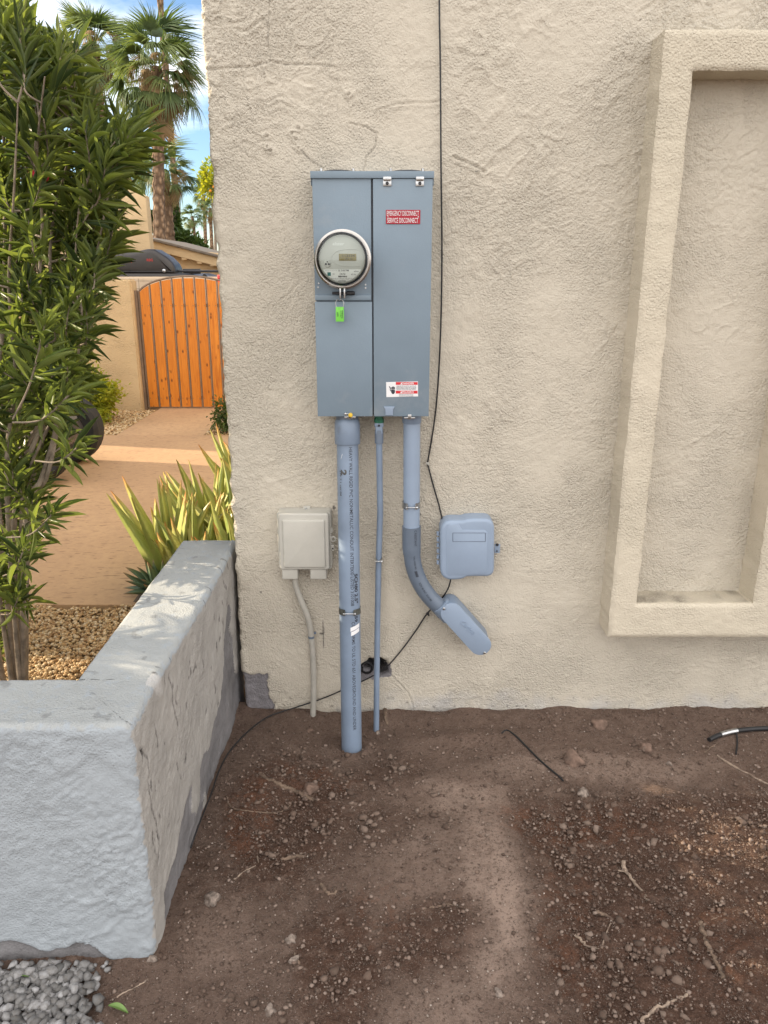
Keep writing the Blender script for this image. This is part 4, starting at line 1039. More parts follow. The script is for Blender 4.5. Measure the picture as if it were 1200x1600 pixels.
# strut strap with screw
def strap(parent, c, ax_, r, wdt=.022, gap=24, m=M_ZINC, dark=True, ys=1):
    rt = Vector((1, 0, 0)); rt = (rt-ax_*rt.dot(ax_)).normalized(); fr = ax_.cross(rt); fr = fr if fr.y < 0 else -fr
    b = MB(); n = 14
    for sgn in (-1, 1):
        V = []
        for d in (-wdt/2, wdt/2):
            for k in range(n+1):
                a = R(gap+(150-gap)*k/n)*sgn; V.append(c+ax_*d+(fr*math.cos(a)+rt*math.sin(a))*(r+.0016))
        b.add(V, [[k, k+1, n+2+k, n+1+k] for k in range(n)], True)
        a = R(gap)*sgn; e = c+(fr*math.cos(a)+rt*math.sin(a))*(r+.001)
        b.box(e+fr*.006, (.0022, .014, wdt*.75), .0006, 1)
    s = b.build('strap', M_DKZ if dark else m, parent)
    e = c+fr*(r+.009); hw = r*math.sin(R(gap))+.006
    b = MB(); b.tube([e-rt*hw, e+rt*hw], .0020, 8); b.tube([e+rt*(hw-.002), e+rt*(hw+.002)], .0042, 8); b.build('strap_screw', M_ZINC, s)
    return s
M_DKZ = simple('weathered_zinc', (.20, .21, .19), .45, .8, var=.3, vscale=60)
strap(bigc, along(.682), axv, r1)
# thin ground conduit
nA = Vector((-.0165, -.070, pz0+.001)); nB = P(588, 1141, -.092)
thin = thing('thin_conduit', tuple(nB), 'thin grey plastic ground conduit between the two wider ones', 'conduit')
b = MB(); b.tube([nA-Vector((0, 0, .09)), P(594, 800, -.045), P(591.5, 880, -.040), P(590, 960, -.055), P(588.6, 1060, -.075), nB, nB-Vector((0, 0, .05))], .0107, 24); tp = b.build('pipe', M_PVC, thin)
b = MB(); b.lathe([(.0135, -.045), (.0145, -.04), (.0145, .0), (.0125, .001)], nA-Vector((0, 0, .10)), (0, 0, -1), 24); b.build('coupling', M_PVCD, thin)
b = MB(); b.lathe([(.0135, 0), (.0165, .001), (.0165, .011), (.0135, .0115), (.0135, .017), (.0165, .0175), (.0165, .030), (.0135, .031)], nA, (0, 0, -1), 8); b.build('green_nut', M_GREEN2, thin)
b = MB(); b.box((nA.x, nA.y, nA.z-.037), (.030, .026, .014), .003); b.box((nA.x, nA.y, nA.z-.055), (.024, .024, .024), .003); b.lathe([(.0050, .0), (.0050, .0014), (.0001, .0015)], (nA.x, nA.y-.013, nA.z-.038), n=14); lug = b.build('ground_lug', M_PVC, thin)
b = MB(); b.lathe([(.0038, .0), (.0038, .0014), (.0001, .0015)], (nA.x, nA.y-.0140, nA.z-.038), n=14); b.build('hole', M_BLACK, lug)
tcc = P(591.7, 874, -.040); strap(thin, tcc, Vector((0, 0, -1)), .0107, .012, 30, dark=False)
# right conduit with elbow and access fitting
r3 = .0295
qA = Vector((.0925, -.062, pz0+.001)); qB = P(643, 824, -.062)
right = thing('elbow_conduit', (qB.x, qB.y, P(740, 1020, -.06).z), 'grey conduit that elbows down right into a blue-grey oval access fitting', 'conduit')
b = MB(); b.tube([qA, qB-Vector((0, 0, .01))], r3-.001, 36); b.build('pipe', M_PVCB, right)
b = MB(); b.lathe([(.029, 0), (.032, .002), (.032, .030), (.0302, .033)], qA, (0, 0, -1), 36); b.build('coupling', M_PVC, right)
ec = [P(*q, -.062) for q in ((643, 822), (643, 845), (643.5, 864), (647, 887), (656, 910), (669, 930), (686, 948), (694, 957))]
b = MB(); sp = smooth_path(ec, 6); b.tube(sp, [.0325 if i < 11 else (.0312 if i < 13 else .0295) for i in range(len(sp))], 36); elb = b.build('elbow', M_PVCD, right)
# print following the elbow
def path_text(nm, s, path, r, size, l0, width, mat, parent, ang, bold):
    V, F = text2d(s, 1.0, bold); xmn = min(v[0] for v in V); wd = max(v[0] for v in V)-xmn
    seg = [0]
    for i in range(1, len(path)): seg.append(seg[-1]+(path[i]-path[i-1]).length)
    pts = []
    for x, y in V:
        d = l0+(x-xmn)/wd*width
        i = max(j for j in range(len(seg)-1) if seg[j] <= d+1e-9) if d < seg[-1] else len(seg)-2
        t = (d-seg[i])/(seg[i+1]-seg[i]); c = path[i].lerp(path[i+1], t)
        i2 = min(i+2, len(path)-1); i0 = max(i-1, 0)
        tg = (path[i+1]-path[i0]).normalized().lerp((path[i2]-path[i]).normalized(), t).normalized()
        side = Vector((0, -1, 0)).cross(tg); side = -side if side.dot(Vector((1, 0, .6))) < 0 else side
        a = R(ang)+y*size/r
        pts.append(c+(Vector((0, -1, 0))*math.cos(a)+side*math.sin(a))*(r+.0007))
    off = wloc(parent); me_ = bpy.data.meshes.new(nm); me_.from_pydata([tuple(v-off) for v in pts], [], F); me_.update(); return link(nm, me_, mat, parent)
path_text('print', 'C RESISTANT', sp, .0325, .011, .006, .058, M_INK, elb, 22, .004)
path_text('print', '"HEAVY WALL RIGID 90C', sp, .0300, .007, .074, .078, M_INK, elb, 12, .01)
path_text('print', '###', sp, .0297, .014, .158, .024, M_INK, elb, 8, .03)
path_text('print', 'SCH 40 INT. SCH 80', sp, .0297, .010, .205, .082, M_INK, elb, 4, .004)
strap(right, P(642.5, 788, -.062), Vector((0, 0, -1)), r3, .022, 26, dark=False)
# LB fitting
c0 = P(705.8, 958.5, -.098); c1 = P(750.5, 1008, -.098); c0.y = c1.y = 0
dv = (c1-c0).normalized(); nv = Vector((-dv.z, 0, dv.x))
def capsule(c0, c1, r, n=14):
    pts = []; a0 = math.atan2((c0-c1).z, (c0-c1).x)
    for k in range(n+1): a = a0+PI/2-PI*k/n; pts.append((c0.x+r*math.cos(a), c0.z+r*math.sin(a)))
    for k in range(n+1): a = a0-PI/2-PI*k/n; pts.append((c1.x+r*math.cos(a), c1.z+r*math.sin(a)))
    return pts
b = MB(); b.slab(capsule(c0, c1, .0350), -.004, -.089, .002, 2)
nk = P(690, 948, -.062); b.tube([nk-dv*.012, nk-dv*.010, nk+dv*.018, nk+dv*.05], [.034, .0355, .0355, .034], 32); lb = b.build('access_body', M_PVC, right)
b = MB(); b.slab(capsule(c0, c1, .0352), -.0905, -.0945, 0); b.build('gap_shade', M_PVCD, right); b = MB(); b.slab(capsule(c0, c1, .0392), -.0945, -.100, .0014, 2); cov = b.build('access_cover', M_PVCB, right)  # darker slab under the cover stands in for shade in the gap
for q in ((693.5, 951), (757, 1020)):
    p = P(*q, -.10); b = MB(); screw(b, (p.x, -.1003, p.z), .0052, .0040); b.build('screw', M_ZINC, cov)
def relief_text(nm, s, c, size, width, mat, parent, rot, h=.0012):
    V, F = text2d(s, 1.0, .0); wd = max(v[0] for v in V)-min(v[0] for v in V); a = -R(rot); cs, sn = math.cos(a), math.sin(a); fw = [];
    for x, y in V: x = x*width/wd; y = y*size; x += y*.25; fw.append(Vector((c.x+x*cs-y*sn, c.y, c.z+x*sn+y*cs)))
    n = len(fw); b = MB(); back = [v+Vector((0, h, 0)) for v in fw]
    from collections import Counter
    cnt = Counter(tuple(sorted((f[i], f[(i+1) % len(f)]))) for f in F for i in range(len(f)))
    FF = [list(f) for f in F]+[[f[i], n+f[i], n+f[(i+1) % len(f)], f[(i+1) % len(f)]] for f in F for i in range(len(f)) if cnt[tuple(sorted((f[i], f[(i+1) % len(f)])))] == 1]
    b.add(fw+back, FF, False); return b.build(nm, mat, parent)
relief_text('raised_logo', 'Carlon', (P(731, 981, -.1022)), .026, .066, M_PVCB, cov, 46, .0022)

# ================================================================== BEIGE UTILITY BOX
def P2(px, py, Y): q = P(px, py, Y); return (q.x, q.z)
bb_ = thing('beige_box', tuple(P(478, 905, -.05)), 'square beige plastic utility box left of the thick conduit', 'utility box')
x0, z0 = P2(436, 890, -.06); x1, z1 = P2(517, 800.5, -.06)
b = MB(); b.slab(rrect(x0, z0, x1, z1, .010), -.004, -.060, .004); b.build('back_shell', M_BEIGE, bb_)
X0, Z0 = P2(437.5, 891, -.085); X1, Z1 = P2(515, 803, -.085)
b = MB(); b.slab(rrect(X0, Z0, X1-.004, Z1, .010), -.061, -.082, .006, 4); lid = b.build('lid', M_BEIGE, bb_)
b = MB(); b.slab(rrect(X0+.014, Z0+.010, X1-.018, Z1-.022, .006), -.081, -.0885, .005, 3); b.build('raised_panel', M_BEIGE, lid)
for a_, c_ in ((441, 465), (485, 510)):
    b = MB(); q0 = P2(a_, 905, -.07); q1 = P2(c_, 887, -.07); b.slab(rrect(q0[0], q0[1], q1[0], q1[1], .005), -.012, -.074, .004); b.build('cable_entry', M_BEIGE, bb_)
b = MB(); q = P(479.5, 796, -.02); b.box((q.x, -.020, q.z), (.024, .004, .026), .002); b.box((q.x, -.014, q.z-.010), (.022, .016, .006), .001); ear = b.build('mounting_ear', M_BEIGE, bb_)
b = MB(); screw(b, (q.x-.003, -.022, q.z+.003), .0042, .004); b.build('screw', M_ZINC, ear)
b = MB()
q = P(520.5, 842, -.06); b.lathe([(.0062, 0), (.0105, .001), (.0105, .007), (.0062, .008), (.0062, 0)], (q.x, -.055, q.z), n=20); b.box((q.x-.008, -.058, q.z), (.012, .010, .020), .002)
q2 = P(520, 856, -.06); b.box((q2.x-.002, -.058, q2.z), (.013, .007, .022), .003); q3 = P(518.5, 829, -.06); b.box((q3.x-.002, -.056, q3.z), (.010, .007, .018), .002); b.build('latch', M_BEIGE, bb_)
b = MB(); b.lathe([(.0028, 0), (.0028, .001), (.0001, .001)], (q2.x, -.0618, q2.z-.002), n=12); b.build('hole', M_BLACK, bb_)
# beige sleeve running down
tube_ = thing('beige_sleeve', tuple(P(489, 1115, -.04)), 'slim beige cable sleeve curving down from the beige box to the soil', 'cable sleeve')
sp = smooth_path([P(460, 900, -.035), P(463, 918, -.035), P(472, 942, -.035), P(482, 968, -.03), P(487, 1000, -.025), P(489.5, 1040, -.025), P(490, 1085, -.028), P(489, 1118, -.030), P(489, 1132, -.032)], 5)
b = MB(); b.tube(sp, .0108, 20); b.build('sleeve', M_BEIGEC, tube_)
b = MB(); q = P(486.3, 995, -.026); b.tube([q+Vector((0, 0, .004)), q-Vector((0, 0, .004))], .0118, 20); q = P(492, 989, -.02); b.box(q, (.010, .008, .008), .002); b.build('clip', M_PVCD, tube_)

# ================================================================== GREY ROUNDED BOX
gb = thing('grey_box', tuple(P(728, 905, -.04)), 'rounded pale blue-grey plastic cable box right of the conduits', 'utility box')
def zp(zx, zy): return (600+zx/5.333, 760+zy/5.333)
ol = [(467, 400), (470, 360), (482, 325), (505, 300), (535, 287), (575, 283), (655, 285), (672, 279), (690, 273), (760, 269), (850, 270), (885, 278), (908, 300), (920, 335), (921, 500), (919, 690), (912, 720), (892, 742), (860, 751), (760, 751), (690, 753), (668, 765), (640, 775), (590, 779), (540, 779), (505, 765), (480, 740), (468, 700), (466, 550)]
pts = [P2(*zp(*q), -.070) for q in ol]
b = MB(); b.slab(pts, -.003, -.045, .002, 1); 
cx_ = sum(p[0] for p in pts)/len(pts); cz_ = sum(p[1] for p in pts)/len(pts)
b.build('back_shell', M_PVCB, gb)
b = MB(); b.slab([(cx_+(p[0]-cx_)*1.0, cz_+(p[1]-cz_)*1.0) for p in pts], -.0455, -.075, .012, 5); gl_ = b.build('cover', M_PVCB, gb)
# low ribs: rectangle outline and facet line
def outline(b, px0_, py0_, px1_, py1_, Y, r=.0013):
    q = [P(px0_, py0_, Y), P(px1_, py0_, Y), P(px1_, py1_, Y), P(px0_, py1_, Y), P(px0_, py0_, Y)]
    for i in range(4): b.tube([q[i], q[i+1]], r, 6)
b = MB(); outline(b, 707.5, 832.5, 758.5, 846, -.0764); b.build('label_recess', M_PVCD, gl_)
b = MB(); b.slab([P2(*q, -.075) for q in ((697, 905-9), (697, 824), (702, 819), (716, 818), (722, 828), (757, 828), (762, 832), (762, 893), (757, 897), (702, 899))], -.0745, -.0765, .0018, 2); b.build('raised_face', M_PVCB, gl_)
b = MB()
for y_ in (834, 843, 852, 861, 870, 879): q = P(684.5, y_, -.05); b.tube([q+Vector((0, 0, .006)), q-Vector((0, 0, .006))], .0045, 10); b.box((q.x-.001, -.046, q.z), (.008, .004, .015), .001)
b.build('hinge', M_PVCB, gb)
b = MB(); q = P(777, 857, -.03); b.box((q.x, -.030, q.z), (.020, .006, .034), .0028); ear = b.build('mounting_ear', M_PVCB, gb)
b = MB(); q = P(777, 851, -.034); screw(b, (q.x, -.0335, q.z), .0052, .004); q = P(776.5, 861, -.034); screw(b, (q.x, -.0335, q.z), .0030, .0015); b.build('screw', M_DKSTEEL, ear)

# ================================================================== CABLES
cab = thing('black_cable', tuple(P(668, 958, -.012)), 'thin black cable hanging down the whole wall and behind the conduits to the planter', 'cable')
cp = [Vector((.150, -.008, 3.19)), P(686.5, -40, -.010), P(688, 100, -.012), P(689, 250, -.013), P(690.5, 400, -.014), P(688, 530, -.013), P(681, 640, -.010), P(668, 724, -.007)]
cp2 = [P(668, 724, -.007), P(676, 755, -.010), P(686, 790, -.012), P(694, 825, -.012), P(705, 870, -.012), P(704, 906, -.012), P(694, 930, -.012), P(668, 958, -.010), P(650, 985, -.010), P(628, 1015, -.010), P(603, 1043, -.012), P(575, 1060, -.014), P(540, 1076, -.014), P(505, 1091, -.012), P(460, 1106, -.02)]
g1 = [PG(440, 1112, .012), PG(415, 1122, .014), PG(385, 1145, .016), PG(358, 1175, .022), PG(342, 1205, .03), PG(330, 1240, .035), PG(316, 1275, .035), PG(303, 1310, .03), PG(298, 1325, .012)]
sp = smooth_path(cp, 6)[:-1]+smooth_path(cp2+g1, 5)
b = MB(); b.tube(sp, .0027, 8); b.build('sheath', M_BLACK, cab)
for q in ((668, 724), (668, 959)):
    p = P(*q, -.009); b = MB(); b.box(p, (.011, .009, .008), .002); b.lathe([(.003, 0), (.003, .003), (.0001, .004)], (p.x+.004, p.y-.004, p.z-.003), n=10); b.build('cable_clip', M_DKSTEEL if q[1] > 800 else M_BEIGE, cab)
# gland in the wall hole
hole = thing('pipe_stub', tuple(P(573, 1043, 0)), 'black pipe stub sticking out of the broken plaster behind the thin conduit', 'pipe')
b = MB(); q = P(573, 1043, 0); b.lathe([(.026, -.03), (.026, .003), (.020, .004), (.018, -.02)], q, (0, -1, 0), 20); b.box((q.x-.024, -.002, q.z-.004), (.022, .014, .012), .002); b.build('stub', M_BLACK, hole)
# second cable half buried in the soil, hose to the right
def gpath(pp, lift, step=6):
    out = []
    for px_, py_ in pp:
        q = PG(px_, py_, 0); z_ = float(Gz(q.x, q.y)); q = PG(px_, py_, z_+lift); out.append(q)
    return smooth_path(out, step)
b = MB(); b.tube(gpath([(784, 1146), (792, 1141), (806, 1150), (822, 1166), (846, 1190), (872, 1212), (880, 1220)], .004), .0032, 8)
o = b.build('thin_cable', M_BLACK, origin=PG(830, 1180, 0)); tag(o, 'short thin black cable half buried in the dirt in front of the wall', 'cable')
hs = thing('black_hose', tuple(PG(1150, 1145, .01)), 'thick black hose with silver tape lying at the right edge by the wall', 'hose')
hp = gpath([(1108, 1156), (1120, 1150), (1140, 1144), (1165, 1140), (1200, 1138), (1260, 1140), (1330, 1148)], .010)
b = MB(); b.tube(hp, .0085, 14); b.tube(gpath([(1150, 1142), (1152, 1158), (1150, 1178)], .006), .003, 8); b.build('hose', M_BLACK, hs)
b = MB(); b.tube(hp[8:16], .0098, 14); b.build('tape', M_ZINC, hs)

# ================================================================== ROOTS AND STICKS
def root(pp, r0, r1_, label, mat=M_ROOT, lift=.003, forks=()):
    path = gpath(pp, r0*.25, 5); n = len(path)
    path = [p+Vector((random.uniform(-1, 1), random.uniform(-1, 1), random.uniform(-.6, .9)))*r0*.7 for p in path]
    b = MB(); b.tube(path, [(r0+(r1_-r0)*i/(n-1))*random.uniform(.7, 1.3) for i in range(n)], 8)
    for fp, fr_ in forks: q = gpath(fp, lift, 4); b.tube(q, [fr_*(1-.6*i/len(q)) for i in range(len(q))], 6)
    o = b.build('root', mat, origin=path[n//2]); tag(o, label, 'root', 'dug up roots and sticks on the dirt')
M_ROOTP = simple('pale_root', (.33, .25, .19), .85, var=.35, vscale=45, bump=.003, bscale=120, dirt=((.15, .10, .075), 30, .5))
root([(407, 1209), (425, 1222), (450, 1232), (470, 1240), (486, 1250)], .0075, .006, 'thick brown root with a knobbly end near the planter')
root([(354, 1245), (362, 1262), (385, 1267), (415, 1270), (440, 1268), (458, 1252)], .0028, .002, 'thin curved root between the planter and the thick root')
root([(365, 1375), (385, 1360), (405, 1350), (412, 1345)], .0024, .0016, 'pale forked twig right of the planter foot', forks=[([(402, 1338), (404, 1348), (406, 1356)], .0025)], mat=M_ROOTP)
root([(440, 1342), (460, 1340), (482, 1337)], .0055, .004, 'short straight brown root right of the pale forked twig')
root([(503, 1385), (512, 1396), (524, 1394), (523, 1386)], .0055, .003, 'hooked short root in the middle of the dirt')
root([(660, 1422), (685, 1416), (705, 1414), (722, 1418)], .0035, .002, 'thin horizontal root right of the middle of the dirt', forks=[([(715, 1414), (735, 1424), (745, 1440)], .0018)])
root([(975, 1350), (978, 1362), (992, 1378), (1004, 1394), (1012, 1408)], .0062, .0026, 'thick pale root lying diagonally right of centre', mat=M_ROOTP, forks=[([(966, 1360), (976, 1362)], .003)])
root([(932, 1425), (945, 1430), (958, 1438)], .005, .004, 'short stubby root above the thin bent root')
root([(898, 1461), (912, 1472), (916, 1478), (935, 1482)], .0034, .0026, 'thin bent pale root low right of centre', mat=M_ROOTP, forks=[([(940, 1482), (946, 1462), (954, 1442)], .0028)])
root([(1093, 1442), (1100, 1458), (1106, 1480), (1118, 1500), (1130, 1528)], .006, .004, 'long brown root with side shoots near the right edge', forks=[([(1098, 1446), (1110, 1438), (1120, 1434)], .003), ([(1118, 1484), (1128, 1490), (1136, 1500)], .0026), ([(1082, 1434), (1090, 1446)], .003)])
root([(1003, 1596), (1015, 1583), (1040, 1570), (1058, 1560), (1080, 1552)], .0045, .0032, 'pale whitish root at the bottom edge of the photo', mat=M_ROOTP)
root([(1120, 1180), (1150, 1200), (1180, 1215), (1210, 1230)], .0042, .0036, 'long straight pale stick at the right edge below the hose', mat=M_ROOTP)
root([(1100, 1176), (1112, 1168), (1122, 1160)], .0026, .002, 'thin twig between the black hose and the pale stick')
root([(460, 1490), (470, 1515), (472, 1540), (474, 1560)], .0026, .0018, 'thin upright twig at lower centre beside the pale stones')
root([(183, 1558), (200, 1548), (220, 1538), (231, 1530)], .0022, .0018, 'pale twig beside the green leaf at bottom left', mat=M_ROOTP)
root([(596, 1062), (598, 1085), (600, 1110), (604, 1135)], .008, .006, 'brown woody root standing against the wall behind the thin conduit')
root([(605, 1130), (614, 1140), (620, 1152)], .003, .002, 'small root beside the foot of the thin conduit')
def leafthing(px_, py_, L_, w_, rot, label):
    q = PG(px_, py_, 0); q.z = float(Gz(q.x, q.y))+.012; b = MB(); n = 8; V = []; 
    for i in range(n+1):
        t = i/n; ww = w_*math.sin(PI*min(1, t*.96+.02))**.7; x = (t-.5)*L_
        for s_ in (-1, 0, 1): V.append(Vector((x, s_*ww/2, -.004*(s_ == 0)+.01*math.sin(t*PI))))
    Mx = Matrix.Rotation(R(rot), 3, 'Z'); V = [q+Mx @ v for v in V]
    b.add(V, [[i*3+j, i*3+3+j, i*3+4+j, i*3+1+j] for i in range(n) for j in (0, 1)], True); o = b.build('fallen_leaf', M_FALLEN, origin=q); tag(o, label, 'leaf', 'fallen green leaves')
M_FALLEN = simple('fallen_leaf_green', (.13, .22, .05), .5, var=.15)
leafthing(33, 1513, .085, .017, -5, 'green leaf lying on the grey gravel at the foot of the planter wall')
leafthing(183, 1566, .055, .015, -20, 'green leaf lying on the dirt at the bottom edge')
# ================================================================== VEGETATION HELPERS
def leaf_template(nseg=5, cup=.12, droop=.15, base=.02, power=.8):
    """unit leaf along +x, width 1 in y (scaled separately), midrib fold"""
    V = []; T = []
    for i in range(nseg+1):
        t = i/nseg; wv = max(base, math.sin(PI*min(1, t*.94+.04))**power) if i < nseg else .02
        for s_ in (-1, 0, 1):
            V.append((t, s_*wv*.5, -abs(s_)*0+(cup*wv*.5 if s_ else 0)-droop*t*t)); T.append(1.0 if s_ == 0 else .0)
    F = [[i*3+j, i*3+3+j, i*3+4+j, i*3+1+j] for i in range(nseg) for j in (0, 1)]
    return np.array(V, float), np.array(F), np.array(T, float)
LT = [leaf_template(5, .25, d_, .03, .8) for d_ in (-.05, .10, .28)]
def leaves_on(tips, mat, parent, lenr=(.09, .15), wid=.15, name='foliage'):
    """tips: list of (path points, first fraction carrying leaves)"""
    P_, D_, Ls = [], [], []
    for path, f0 in tips:
        pts = [np.array(p) for p in path]; seg = [0]
        for i in range(1, len(pts)): seg.append(seg[-1]+np.linalg.norm(pts[i]-pts[i-1]))
        L_ = seg[-1]; s = L_*f0; ph = random.random()*6
        sp_ = .0155
        while s <= L_+1e-6:
            i = min(len(seg)-2, max(j for j in range(len(seg)) if seg[j] <= s+1e-9)); i = min(i, len(pts)-2)
            t = (s-seg[i])/max(1e-6, seg[i+1]-seg[i]); c = pts[i]*(1-t)+pts[i+1]*t; ax = pts[i+1]-pts[i]; ax /= np.linalg.norm(ax)
            u = np.cross(ax, [0.3, .5, .8]); u /= np.linalg.norm(u); v = np.cross(ax, u)
            near = (L_-s)/max(L_, 1e-6)
            opening = (.28+.48*min(1, near*2.5))*random.uniform(.7, 1.35)
            for k in range(3):
                a = ph+k*2*PI/3+random.uniform(-.3, .3); d = ax*math.cos(opening)+(u*math.cos(a)+v*math.sin(a))*math.sin(opening)
                d = d+np.array([0, 0, -.5])*random.random()**2
                P_.append(c); D_.append(d); Ls.append(random.uniform(*lenr)*(1 if near > .12 else .75))
            ph += .6; s += sp_*random.uniform(.8, 1.5)
    P_ = np.array(P_); D_ = np.array(D_); Ls = np.array(Ls); n = len(P_)
    M = frames(D_, roll=rng.normal(0, 1.0, n))
    M = M*np.stack([Ls, Ls*wid*rng.uniform(.8, 1.15, n), Ls], 1)[:, None, :]
    return scatter(name, LT, rng.integers(0, 3, n), M, P_, rng.random(n), mat, parent)

# ================================================================== OLEANDER IN THE PLANTER
OX = thing('oleander', (-1.45, .15, -.06), 'tall leafy oleander with long narrow leaves growing behind the planter at left', 'shrub')
stems_px = [
    ([(8, 905), (22, 800), (50, 700), (78, 640), (90, 560), (88, 470), (78, 410), (85, 330), (104, 260), (112, 190), (118, 110)], .15, .011),
    ([(4, 900), (12, 770), (30, 640), (48, 520), (52, 400), (40, 250), (34, 120), (30, 20)], .25, .010),
    ([(10, 910), (45, 815), (72, 748), (88, 680), (96, 600), (120, 500), (150, 400), (170, 300), (190, 230)], .05, .009),
    ([(-5, 905), (-8, 700), (5, 500), (8, 300), (4, 150), (10, 30)], .35, .011),
    ([(0, 900), (35, 760), (60, 660), (100, 560), (130, 440), (140, 330), (150, 220)], .35, .008),
    ([(-20, 905), (-60, 700), (-90, 500), (-110, 300), (-120, 100), (-120, -60)], .1, .010),
    ([(-30, 905), (-100, 740), (-180, 560), (-230, 380), (-250, 180), (-260, 0)], .2, .010),
    ([(-10, 900), (-30, 720), (-50, 500), (-40, 300), (-30, 100), (-40, -60)], .5, .010),
    ([(6, 925), (40, 820), (66, 745), (88, 660), (76, 560), (62, 450), (66, 350), (58, 240), (70, 120)], -.28, .0115),
    ([(2, 915), (20, 820), (60, 700), (110, 600), (128, 500), (118, 400), (126, 300)], -.2, .008),
    ([(0, 905), (10, 760), (24, 600), (14, 450), (22, 300), (28, 160)], -.3, .009),
]
stem_paths = []
for pp, dy, r in stems_px:
    path = []
    for i, (x, y) in enumerate(pp):
        t = i/(len(pp)-1); path.append(P(x, y, .12+(dy-.12)*t+.06*math.sin(i*1.7+dy*9)))
    path[0].z = -.08
    sp = smooth_path(path, 5); n = len(sp); stem_paths.append(sp)
    b = MB(); b.tube(sp, [r*(1-.85*i/n)*random.uniform(.93, 1.07) for i in range(n)], 10); b.build('stem', M_BARK, OX)
poly = [(0, -1), (0, 0), (45, -5), (75, 45), (112, 60), (135, 60), (150, 120), (175, 160), (222, 185), (232, 215), (195, 262), (184, 300), (172, 350), (170, 400), (164, 425), (152, 500), (146, 560), (134, 600), (114, 640), (100, 690), (88, 760), (78, 805), (58, 850), (50, 930), (25, 985)]
def edge_x(y):
    xs_ = 0
    for (x0_, y0_), (x1_, y1_) in zip(poly[1:-1], poly[2:]):
        if min(y0_, y1_) <= y <= max(y0_, y1_) and y0_ != y1_: xs_ = max(xs_, x0_+(x1_-x0_)*(y-y0_)/(y1_-y0_))
    return xs_
tips = []; twb = MB()
def add_twig(tip, leaf_from=.35, rr=.0028):
    best = None
    for sp in stem_paths:
        for q in sp:
            if q.z < tip.z-.10 and q.z > .02:
                d = (q-tip).length+abs((tip.z-q.z)-.32)*.6
                if best is None or d < best[0]: best = (d, q)
    if best is None: return
    q = best[1]; v = tip-q
    if v.length > .75: q = tip-v.normalized()*.6
    m1 = q+(tip-q)*.45+Vector((random.uniform(-.03, .03), random.uniform(-.04, .04), -.02-.10*abs(tip.x-q.x)))
    path = smooth_path([q, m1, tip], 5); twb.tube(path, [rr*(1.25-.8*i/len(path)) for i in range(len(path))], 5, cap=False); tips.append((path, leaf_from))
cnt_ = 0
while cnt_ < 285:
    y = random.uniform(0, 800) if random.random() < .93 else random.uniform(800, 960)
    e = edge_x(y)
    if e <= 2: continue
    x = e-24-abs(random.gauss(0, 1))*e*.5 if random.random() < .5 else random.uniform(-40, e-22)
    if 600 < y < 850 and x > 20 and random.random() < .45: continue
    Yd = random.uniform(-.30, .85)*(.6 if y > 600 else 1)
    if y > 650 and random.random() < .45: continue
    add_twig(P(x, y+10, Yd)); cnt_ += 1
for x, y, Yd in ((205, 196, -.1), (226, 190, .0), (232, 200, .15), (215, 215, .1), (190, 175, .2), (195, 230, .3), (190, 262, .1), (180, 290, .4), (188, 352, 0), (192, 330, .2), (185, 372, .1), (172, 398, .2), (166, 430, .2), (160, 470, .1), (150, 520, .3), (37, 10, -.1), (30, 45, .1), (62, 40, .0), (76, 62, .1), (98, 80, .2), (118, 72, .3), (134, 62, .2), (142, 110, .2), (12, 50, .0), (45, 30, .2), (20, 20, -.2)):
    add_twig(P(x-12, y+8, Yd), .2)
for k in range(40):   # foliage that carries on out of the photo
    add_twig(P(random.uniform(-330, 0), random.uniform(-120, 780), random.uniform(-.25, .9)))
# a few near sprigs with large leaves
for a_, b_, Yd in (((20, 655), (72, 500), -.55), ((20, 660), (110, 615), -.55), ((55, 720), (130, 690), -.4), ((10, 840), (85, 800), -.35), ((5, 900), (40, 850), -.3), ((2, 960), (30, 930), -.2)):
    q0 = P(*a_, Yd+.1); q1 = P(*b_, Yd); m1 = (q0+q1)/2+Vector((0, 0, -.03)); path = smooth_path([q0, m1, q1], 5); twb.tube(path, .0028, 6, cap=False); tips.append((path, .45))
twb.build('twigs', M_BARK, OX)
leaves_on(tips, M_LEAF, OX, (.065, .135), .082)
b = MB(); q = P(57, 276, .05)
for k in range(7):
    a = k*2*PI/7; c = q+Vector((math.cos(a)*.022, math.sin(a)*.012, math.sin(a)*.014)); b.lathe([(.0001, -.004), (.014, -.002), (.017, .0), (.012, .004), (.0001, .005)], c, axis=(math.cos(a)*.5, -1, .3+math.sin(a)), n=10)
b.build('flower', simple('flower_red', (.50, .01, .03), .5), OX)
# unseen oleander copies further left in the planter, added to shade the front yard
def copy_tree(o, parent=None):
    c = o.copy(); COL.objects.link(c); c.parent = parent
    for ch in [x for x in o.children]: copy_tree(ch, c)
    return c
for (x, y, rz, lab) in ((-2.65, -.45, 3.6, 'unseen oleander copy added by the planter front to shade the yard'), (-3.5, -.80, 1.2, 'second unseen oleander copy added further left for shade')):
    c = copy_tree(OX); c.location = (x, y, -.06); c.rotation_euler = (0, 0, rz); tag(c, lab, 'shrub', 'oleanders in the planter')
OX['group'] = 'oleanders in the planter'

